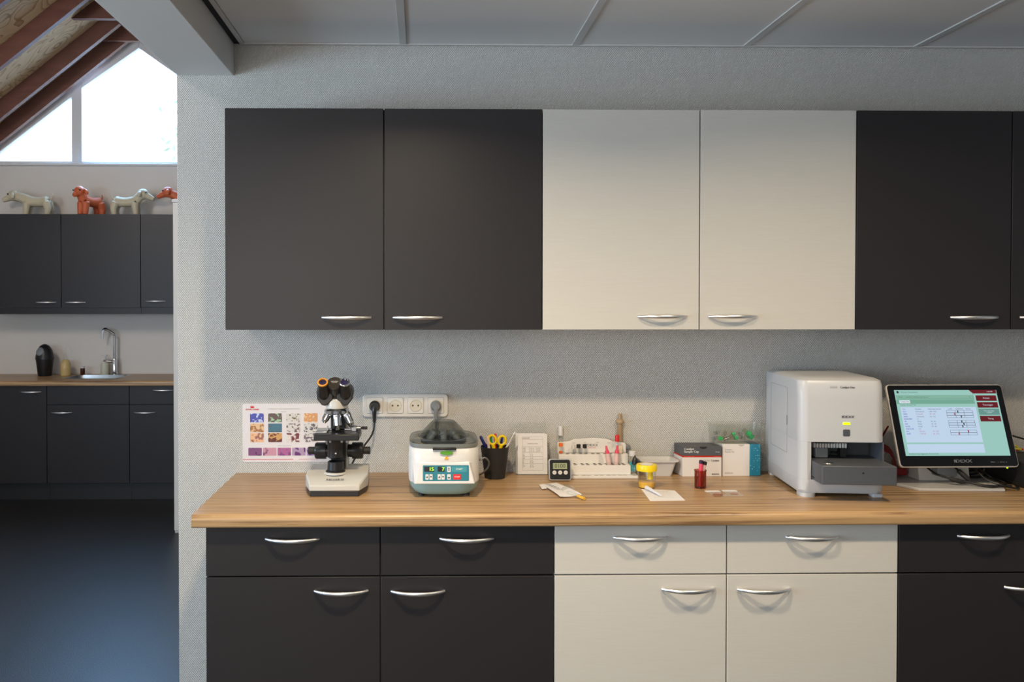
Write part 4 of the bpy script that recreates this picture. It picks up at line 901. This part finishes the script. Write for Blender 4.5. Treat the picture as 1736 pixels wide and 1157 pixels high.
# pipette tip box
b2 = thing('pipette_tip_box', 'white and turquoise dotted carton of pipette tips', 'box', (1.718, -.086, .9), 0)
MB().box(-.0655, .028, 0, .075, 0, .1095).build('carton', M['card'], b2, bevel=.001)
MB().box(.0283, .0665, -.0006, .0745, 0, .109).build('dotted_sleeve', M['dots'], b2, bevel=.0025)
lettering([('Catalyst', .0072, -.058, .0910, 'LEFT'), ('Pipette Tip', .0072, -.058, .0835, 'LEFT')], BM_, M['greyink'], b2)
lettering([('IDEXX', .0075, -.058, .0100, 'LEFT', 1.3)], BM_, M['greyink'], b2)
mb = MB(BM_); mb.prism([(-.001 + .010 * math.cos(PI + t * PI / 12), .109 + .007 * math.sin(PI + t * PI / 12)) for t in range(13)], 'z', .0002, .0005); mb.build('thumb_notch', mat('pale_grey_card', (.5, .48, .46), .6), b2, smooth=0)

# clear box with green caps
cb = thing('clear_plastic_box', 'open clear plastic box of green-capped tubes tilted on top of the cartons', 'plastic box', (1.705, -.052, 1.0105))
def cring(x0, x1, y0, y1, z, r=.008): return [(x, y, z) for x, y in rr_poly(x0, x1, y0, y1, r, 3)]
MB().loft([cring(-.082, .082, -.030, .030, .0), cring(-.085, .085, -.034, .034, .068), cring(-.083, .083, -.032, .032, .068), cring(-.080, .080, -.028, .028, .0015)]).build('tub', M['clearp'], cb, smooth=40)
k = 0
for x, z, an, L in ((-.066, .010, .1, .022), (-.046, .012, 2.9, .022), (-.024, .010, .2, .022), (-.012, .026, .5, .018), (.002, .012, .1, .022), (.012, .030, -.3, .018), (.030, .012, 2.8, .024), (.038, .036, -.55, .028), (.054, .020, -.5, .026), (-.040, .028, .8, .018), (-.06, .03, .3, .018)):
    g = k in (1, 3, 4, 7, 8); k += 1
    t = thing('capped_tube', ['short clear tube lying at the left end of the clear box', 'green-capped clear tube low at the left of the clear box', 'clear tube lying low left of the middle of the clear box', 'small green-capped tube left of the middle of the clear box', 'green-capped tube lying low in the middle of the clear box', 'clear tube lying across the middle of the clear box', 'clear tube low at the right of the clear box', 'upper of the two large green-capped tubes at the right of the clear box', 'lower of the two large green-capped tubes at the right of the clear box', 'clear tube tilted upward left of the middle of the clear box', 'clear tube high at the left end of the clear box'][k - 1], 'tube', (1.705 + x, -.052 + (.010 if k % 2 else -.010), 1.0125 + z), 0, 'green-capped tubes in the clear box')
    d = Vector((math.cos(an), 0, math.sin(an))); r = .0052 if L < .02 else (.0078 if k in (8, 9) else .0062)
    MB().axial(-d * L * .5, d, [(0, r * .7), (.002, r), (L * .55, r)], 14).build('body', M['clearp'], t)
    MB().axial(d * (L * .05 + .0003), d, [(0, r * 1.12), (L * .5, r * 1.12), (L * .53, r * .9)], 14).build('cap', M['greencap'] if g else M['clearp'], t)

# ------------------------------------------------------------------ brown jar with tubes, slides
jr = thing('brown_jar', 'reddish brown tinted jar standing in front of the grey carton', 'jar', (1.5155, -.276, .9))
mb = MB(); mb.lathe((0, 0, 0), [(.0165, 0), (.0185, .002), (.0185, .055), (.0198, .056), (.0198, .059), (.0178, .0592), (.0172, .003), (.001, .003)], 32); mb.build('glass', mat_clear('red_brown_tinted_jar', (.74, .43, .36), .15, .08), jr, smooth=40)
def capt(label, p0, p1, m, capm):
    p0 = Vector(p0); d = Vector(p1) - p0; t = thing('blood_tube', label, 'tube', p0)
    MB().axial((0, 0, 0), d, [(0, .004), (.002, .0062), (d.length - .010, .0062)], 16).build('body', m, t)
    MB().axial(d.normalized() * (d.length - .0098), d, [(0, .0068), (.0095, .0068), (.0105, .005)], 16).build('cap', capm, t)
capt('pink tube with dark cap standing in the brown jar', (1.5135, -.279, .9045), (1.5165, -.281, .990), M['pink'], mat('dark_plum_cap', (.03, .012, .04), .4))
capt('clear tube with black cap leaning right in the brown jar', (1.513, -.270, .9045), (1.5325, -.271, .984), M['palepink'], M['blackp'])
for k, (lb, x, y, rz) in enumerate((('blood-smeared microscope slide lying right of the brown jar', 1.5400, -.367, .06), ('second glass slide with smear beside the first, farther right', 1.5920, -.362, -.05))):
    s_ = thing('microscope_slide', lb, 'slide', (x, y, .9003 + .0), rz, None)
    MB().box(-.0235, .0235, -.038, .030, 0, .0010).build('glass', M['clear'], s_, smooth=0)
    MB().prism([((.017 - .004 * k) * math.cos(t * PI / 12), -.010 + (.020 - .006 * k) * math.sin(t * PI / 12)) for t in range(12)], 'z', .0011, .0014).build('smear', M['blood'], s_, smooth=0)
    if k == 0: MB().box(-.0225, .0235, .0305, .0480, 0, .0012).build('frosted_end', M['paper'], s_, smooth=0)
    else: MB().box(-.0225, .0225, .0305, .0480, 0, .0012).build('frosted_end', M['paper'], s_, smooth=0)

# ------------------------------------------------------------------ blood analyser
an_ = thing('blood_analyser', 'large white blood analyser with grey sample drawer beside the monitor', 'analyser', (1.927, -.236, .900), -.105)
aw, ad = .128, .184
def asec(z, fr=0.0, ins=0.0, r=.03):
    # plan section: rounded front corners, squarer back
    P = []
    a, f, b = aw - ins, -ad + fr + ins, ad - ins
    for cx_, cy_, a0, rr_ in ((a - r, f + r, -90, r), (a - .008, b - .008, 0, .008), (-a + .008, b - .008, 90, .008), (-a + r, f + r, 180, r)):
        for i in range(7):
            t = math.radians(a0 + 90 * i / 6); P.append((cx_ + rr_ * math.cos(t), cy_ + rr_ * math.sin(t), z))
    return P
wp = mat('cool_white_enamel', (.52, .53, .55), .33)
MB().loft([asec(.170), asec(.178), asec(.30, .004), asec(.345, .008), asec(.357, .012, .002), asec(.364, .020, .012), asec(.366, .05, .04)]).build('upper_housing', wp, an_, smooth=30)
mb = MB()
mb.prism([(-aw, -ad + .03), (-aw, ad), (aw, ad), (aw, -ad + .12), (-aw + .036, -ad + .12), (-aw + .036, -ad + .002), (-aw + .024, -ad + .0), (-aw + .012, -ad + .005), (-aw + .004, -ad + .014)], 'z', .0540, .1698)
mb.build('rear_housing', wp, an_, smooth=30)
MB().loft([asec(.012, .0, .004), asec(.020), asec(.0538)]).build('lower_housing', wp, an_, smooth=30)
MB().box(-aw + .0362, aw - .0005, -ad + .119, -ad + .1199, .0545, .1695).build('chamber_back', M['dgreyp'], an_, smooth=0)
MB().box(aw - .006, aw - .0005, -ad + .012, -ad + .118, .0545, .1695).build('chamber_side', M['dgreyp'], an_, smooth=0)
mb = MB()
for i in range(12): mb.box(-.072 + i * .0085, -.0665 + i * .0085, -ad + .040, -ad + .060, .146, .160)
mb.build('tip_comb', M['whitep'], an_, smooth=0)
MB().box(-.070, -.012, -ad + .030, -ad + .075, .1605, .1693).box(.012, .030, -ad + .05, -ad + .08, .115, .169).box(-.002, .034, -ad + .085, -ad + .1, .12, .125).build('carriage', M['blackp'], an_, bevel=.001)
MB().box(-.066, -.026, -ad + .045, -ad + .085, .113, .145).build('cup_holder', M['greyp'], an_, bevel=.004)
dr = MB().loft([[(x, y, z) for x, y in rr_poly(-.090, .128, -ad - .085, -ad + .110, .006, 3)] for z in (.056, .060, .108, .112)]).build('sample_drawer', M['dgreyp'], an_, bevel=.002, smooth=40)
MB().cyl((.030, -ad - .0852, .092), (.030, -ad - .0858, .092), .0028).build('drawer_pin', M['blackp'], dr)
MB().axial((-.055, -ad - .040, .1121), (0, 0, 1), [(0, .015), (.002, .014), (.0021, .010)], 24).build('sample_well', M['steel'], dr)
MB().box(-.0915, -.0885, -ad - .020, -ad + .03, .062, .066).build('drawer_rail', M['blackm'], dr)
mb = MB(); mb.loft([[(x, y, z) for x, y in rr_poly(-aw + .006, -aw + .052, -ad - .004, -ad + .06, .018, 4)] for z in (0, .008, .0118)]); mb.build('foot', wp, an_, smooth=40)
mb = MB(); mb.box(aw - .036, aw - .006, -ad + .002, -ad + .04, 0, .0118); mb.build('foot', wp, an_, bevel=.003)
mb = MB(); mb.box(-aw + .006, -aw + .03, ad - .04, ad - .01, 0, .0118).box(aw - .03, aw - .006, ad - .04, ad - .01, 0, .0118); mb.build('rear_foot', M['whitep'], an_, bevel=.002)
SD = Matrix(((0, 0, -1, -aw - .0002), (-1, 0, 0, 0), (0, 1, 0, 0), (0, 0, 0, 1)))
mb = MB(SD)
def ring_rect(mb, x0, x1, y0, y1, w_=.0009, z=.0003):
    for a, b, c, d in ((x0, x1, y0, y0 + w_), (x0, x1, y1 - w_, y1), (x0, x0 + w_, y0, y1), (x1 - w_, x1, y0, y1)): mb.box(a, b, c, d, -.0004, z)
ring_rect(mb, -.120, .060, .115, .325); mb.build('side_hatch_seam', M['greyp'], an_, smooth=0)
MB(SD).box(.060, .0625, .205, .235, -.001, .002).build('hatch_grip', M['greyp'], an_, smooth=0)
AF = Matrix.Translation((0.012, -ad + .0028, 0)) @ STAND
AF2 = Matrix.Translation((0.012, -ad + .0072, 0)) @ STAND
lettering([('Catalyst One', .0082, .004, .338)], AF2, M['ink'], an_, bold=.0003, off=.002)
lettering([('IDEXX', .0075, -.037, .338, 'CENTER')], AF2, M['greyink'], an_, off=.002)
lettering([('IDEXX', .0095, .004, .248, 'CENTER', 1.35)], AF, M['ink'], an_, bold=.0003, off=.0025)
flat('status_light', [(-.0105, .0105, .2235, .2305)], AF, M['led'], an_, off=.003, r=.0015, th=.003)
flat('power_button', [(-.0105, .0105, .188, .209)], AF, M['dgreyp'], an_, off=.003, r=.0035, th=.003)
MB().tube([(aw + .004, -.03, .245), (aw + .006, -.03, .20), (aw + .010, -.02, .15), (aw + .004, .02, .10)], .003, smooth=5).build('side_cable', M['whitecable'], an_)

# ------------------------------------------------------------------ monitor
mo = thing('touchscreen_monitor', 'tilted touchscreen monitor showing a table of blood results', 'monitor', (2.345, -.2, .9))
TL = Matrix.Translation((0.0005, -.0530, .1975)) @ Matrix.Rotation(-.356, 4, 'X') @ STAND      # drawing plane: x right, y up the tilted screen
MB(TL).prism(rr_poly(-.1935, .1935, -.137, .137, .012, 5), 'z', -.011, -.0004).build('housing', mat('silver_white_bezel', (.66, .63, .60), .3), mo, bevel=.002)
MB(TL).prism(rr_poly(-.1905, .1905, -.134, .134, .010, 5), 'z', -.0003, .0015).build('front_glass', mat('gloss_black_glass', (.006, .006, .008), .12), mo, bevel=.0005)
s0x, s0y, sw, sh = -.1695, -.1005, .3405, .2180
def U(u0, u1, v0, v1): return (s0x + u0 * sw, s0x + u1 * sw, s0y + (1 - v1) * sh, s0y + (1 - v0) * sh)
def T(s_, u, v, size=.0056, al='LEFT', sx=1.0): return (s_, size, s0x + u * sw, s0y + (1 - v) * sh, al, sx)
scn = flat('screen', [U(0, 1, 0, 1)], TL, SCR['bg'], mo, off=.0020)
flat('header_band', [U(.01, .765, .08, .145), U(.0, .765, .15, .215)], TL, SCR['band'], scn, off=.0024)
flat('dropdown_field', [U(.02, .755, .085, .130)], TL, em('screen_field_green', 140, 190, 170, .85), scn, off=.0028)
MB(TL).prism([(s0x + .73 * sw, s0y + sh), (s0x + .765 * sw, s0y + .945 * sh), (s0x + .995 * sw, s0y + .945 * sh), (s0x + .995 * sw, s0y + sh)], 'z', .0021, .0025).build('status_bar', SCR['red'], scn, smooth=0)
flat('tab', [U(.03, .135, .158, .205)], TL, SCR['white'], scn, off=.0028, r=.001)
flat('results_table', [U(.03, .765, .265, .80)], TL, SCR['table'], scn, off=.0024)
flat('notes_box', [U(.03, .765, .825, .955)], TL, SCR['table'], scn, off=.0024)
for v0, v1, mm in ((.085, .170, 'red'), (.190, .275, 'red'), (.290, .385, 'grey'), (.400, .485, 'red')): flat('button', [U(.785, .985, v0, v1)], TL, SCR[mm], scn, off=.0026)
hz = [T('Patienten: Testresultaten', .06, .035), T('Hond', .03, .108, .0056), T('overzicht resultaten laboratorium', .10, .108), T('v', .72, .108, .008), T('Catalyst One', .04, .182), T('Catalyst: 18 maart 9:26', .03, .232),
      T('Test', .045, .295), T('Resultaat', .17, .295), T('Referentie-interval', .295, .295), T('LAAG', .49, .295), T('NORMAAL', .56, .295), T('HOOG', .66, .295), T('Resultaten laatst bijgewerkt 18 maart 9:26', .03, .972)]
rowv = [.335 + .0375 * i for i in range(10)]
names = ['GLU', 'CREA', 'UREA', 'BUN/CREA', 'TP', 'ALB', 'GLOB', 'ALB/GLOB', 'ALT', 'ALKP']
vals = ['5.22 mmol/L', '41 umol/L', '1.8 mmol/L', '11', '58 g/L', '34 g/L', '36 g/L', '1.0', '165 U/L', '< 10 U/L']
refs = ['3.89 - 7.95', '44 - 159', '2.5 - 9.6', '', '52 - 82', '23 - 40', '25 - 45', '', '10 - 125', '23 - 212']
bl, bk_, rd = [], hz, []
for i, v in enumerate(rowv):
    bl.append(T(names[i], .045, v)); tgt = rd if i in (1, 8, 9) else bk_
    tgt.append(T(vals[i], .17, v))
    if refs[i]: tgt.append(T(refs[i], .30, v))
lettering(bk_, TL, SCR['ink'], scn, off=.0031); lettering(bl, TL, SCR['blue'], scn, off=.0031, bold=.0001); lettering(rd, TL, SCR['redt'], scn, off=.0031)
lettering([T('Printen', .885, .128, .0075, 'CENTER'), T('Toevoegen', .885, .233, .0075, 'CENTER'), T('Test niet klaar', .885, .325, .006, 'CENTER'), T('melden', .885, .352, .006, 'CENTER'), T('Terug', .885, .443, .0075, 'CENTER'), T('1:42 PM', .93, .028, .006, 'CENTER')], TL, SCR['white'], scn, off=.0031)
MB(TL).prism([(s0x + .02 * sw, s0y + .95 * sh), (s0x + .04 * sw, s0y + .95 * sh), (s0x + .04 * sw, s0y + .97 * sh), (s0x + .045 * sw, s0y + .97 * sh), (s0x + .03 * sw, s0y + .99 * sh), (s0x + .015 * sw, s0y + .97 * sh), (s0x + .02 * sw, s0y + .97 * sh)], 'z', .0025, .0028).build('home_icon', SCR['ink'], scn, smooth=0)
rl, mk, mr = [], [], []
for i in (0, 1, 2, 4, 5, 6, 8, 9):
    v = rowv[i]; u0, u1 = .47, .725; t = .0022
    for vv in (v - .0175, v + .0175): rl.append(U(u0, u1, vv - .0015, vv + .0015))
    for uu in (u0, u0 + .085, u0 + .170, u1): rl.append(U(uu - .001, uu + .001, v - .0175, v + .0175))
    um = u0 + [.11, .075, .135, 0, .13, .145, .13, 0, .175, .08][i]; (mr if i in (1, 8, 9) else mk).append(U(um - .005, um + .005, v - .015, v + .015))
flat('range_bar', rl, TL, SCR['ink'], scn, off=.0027); flat('range_marker', mk, TL, SCR['ink'], scn, off=.0030); flat('range_marker', mr, TL, SCR['redt'], scn, off=.0030)
lettering([('IDEXX', .0135, .012, -.1180, 'CENTER', 1.5)], TL, M['alu'], mo, bold=.0004, off=.0021)
lettering([('MENU   -   +   AUTO   O', .0050, .128, -.1215, 'CENTER')], TL, M['greyink'], mo, off=.0021)
MB(TL).axial((.158, -.1372, -.008), (0, -1, 0), [(-.001, .003), (.002, .0025), (.003, .001)], 12).build('power_led', M['led'], mo)
MB().prism([(-.205, .10), (-.205, -.015), (-.150, -.135), (.115, -.150), (.165, -.04), (.165, .10)], 'z', 0, .0085).build('stand_base', mat('silver_grey_stand', (.52, .51, .50), .35), mo, bevel=.002)
MB(TL).prism(rr_poly(-.150, .150, -.095, .095, .02, 5), 'z', -.036, -.0112).build('rear_cover', M['whitep'], mo, bevel=.004)
MB().prism([(-.02, .0087), (-.010, .060), (-.018, .125), (-.002, .150), (.03, .12), (.050, .0087)], 'x', -.085, .085).build('stand_neck', mat('silver_stand_neck', (.60, .59, .57), .35), mo, bevel=.003)
MB().box(-.045, .02, -.055, -.018, .030, .060).build('port_cover', M['greyp'], mo, bevel=.003)
cd = thing('monitor_cables', 'black cables with connectors hanging from under the monitor', 'cable', (2.345, -.2, .9))
MB().tube([(-.075, -.030, .062), (-.055, -.065, .040), (-.02, -.085, .028)], .0032).tube([(.025, -.090, .018), (.07, -.115, .013), (.12, -.125, .013), (.155, -.12, .0125)], .0032).tube([(.005, -.050, .068), (.015, -.075, .05)], .0032).tube([(.042, -.10, .018), (.075, -.130, .0125), (.105, -.128, .0125), (.16, -.085, .0125), (.155, -.02, .02), (.11, -.02, .05), (.075, -.055, .06), (.085, -.10, .03), (.12, -.13, .016), (.17, -.13, .006), (.19, -.09, .006)], .0032).build('cord', M['blackp'], cd)
MB().axial((-.025, -.083, .030), (.05, -.012, -.014), [(0, .004), (.008, .0075), (.04, .0075), (.05, .004)], 12).axial((.012, -.070, .054), (.03, -.03, -.036), [(0, .004), (.004, .008), (.038, .008), (.045, .004)], 12).build('connector', M['blackm'], cd)
cbn = thing('cable_coil', 'coiled bundle of black cable behind the right side of the monitor', 'cable', (2.468, -.125, .912))
mb = MB()
for i in range(14):
    rr_ = .052 - .002 * (i % 4); zz = .004 + .0046 * i; ox, oy = random.uniform(-.008, .008), random.uniform(-.01, .01); tt = random.uniform(-.25, .25)
    mb.tube([(ox + rr_ * 1.10 * math.cos(t), oy + rr_ * math.sin(t), zz + .012 * math.sin(t + i) * .6 + .004) for t in [2 * PI * q / 10 for q in range(10)]], .0044, closed=True, smooth=3, n=8)
mb.build('loops', M['blackp'], cbn)
tag(MB().box(2.552, 2.76, -.318, -.10, .9005, .985).build('black_box', M['blackm'], bevel=.004), 'black device box cut off by the right edge behind the monitor', 'device')
rc = thing('network_cable_coil', 'dark red network cable coiled between analyser and monitor', 'cable', (2.168, -.150, .912))
mb = MB()
for i in range(6):
    mb.tube([(.035 * math.cos(t) + .002 * i, .030 * math.sin(t) + .006 * i - .02, .045 + .040 * math.sin(t + .3) + .003 * i) for t in [2 * PI * q / 10 for q in range(10)]], .0032, closed=True, smooth=3, n=8)
mb.tube([(.0, 0, .04), (-.02, .02, .08), (.02, .03, .13), (.05, .05, .16)], .003)
mb.build('loops', M['redcable'], rc); MB().box(.035, .085, -.01, .03, .002, .028).build('connector_block', M['redcable'], rc, bevel=.003)
rc2 = thing('network_cables', 'red and yellow network cables at the right edge behind the monitor', 'cable', (2.60, -.08, .99))
MB().tube([(-.10, 0, .10), (-.03, -.01, .03), (.04, -.01, -.002), (.10, 0, -.002)], .0036).build('red_cord', M['red'], rc2)
MB().tube([(-.04, -.02, -.002), (-.01, -.03, .022), (.04, -.03, .02), (.08, -.02, .0)], .0036).tube([(-.05, -.03, .0), (.0, -.04, .010), (.07, -.035, .004)], .0036).build('yellow_cord', M['yellowcable'], rc2)
tag(MB().tube([(2.50, -.02, 1.12), (2.55, -.03, 1.085), (2.62, -.05, 1.05), (2.72, -.06, 1.02)], .003).build('black_cable', M['blackp']), 'thin black cord crossing the wall right of the monitor', 'cable')
tag(MB().tube([(2.125, -.012, 1.125), (2.120, -.014, 1.07), (2.105, -.03, 1.01), (2.10, -.05, .95), (2.13, -.06, .906)], .0035).build('white_cable', M['whitecable']), 'white cord hanging on the wall between analyser and monitor', 'cable')
tag(MB().box(2.085, 2.150, -.045, -.0008, 1.125, 1.150).build('wall_trunking', M['socket'], bevel=.003), 'small white cable outlet on the wall behind the analyser', 'cable outlet')

# repeats that belong together
GROUPS = {'toy_dog': 'toy dogs on top of the far wall cabinets', 'pen': 'pens in the black cup', 'sample_vial': 'small capped vials on the tube rack',
          'microscope_slide': 'glass slides beside the brown jar', 'capped_tube': 'green-capped tubes in the clear box', 'power_plug': 'plugs in the socket strip', 'leaflet': 'leaflets in the acrylic holder'}
for o in bpy.data.objects:
    if o.parent is None and 'category' in o:
        k = o.name.split('.')[0]
        if k in GROUPS: o['group'] = GROUPS[k]
        elif k == 'dropper_bottle' and 'pink' in o['label']: o['group'] = 'pink-capped droppers on the rack'
        elif k in ('wall_cabinet', 'base_cabinet'):
            o['group'] = ('far kitchen ' if o.location.y > 1 else 'laboratory ') + k.replace('_', ' ') + 's'
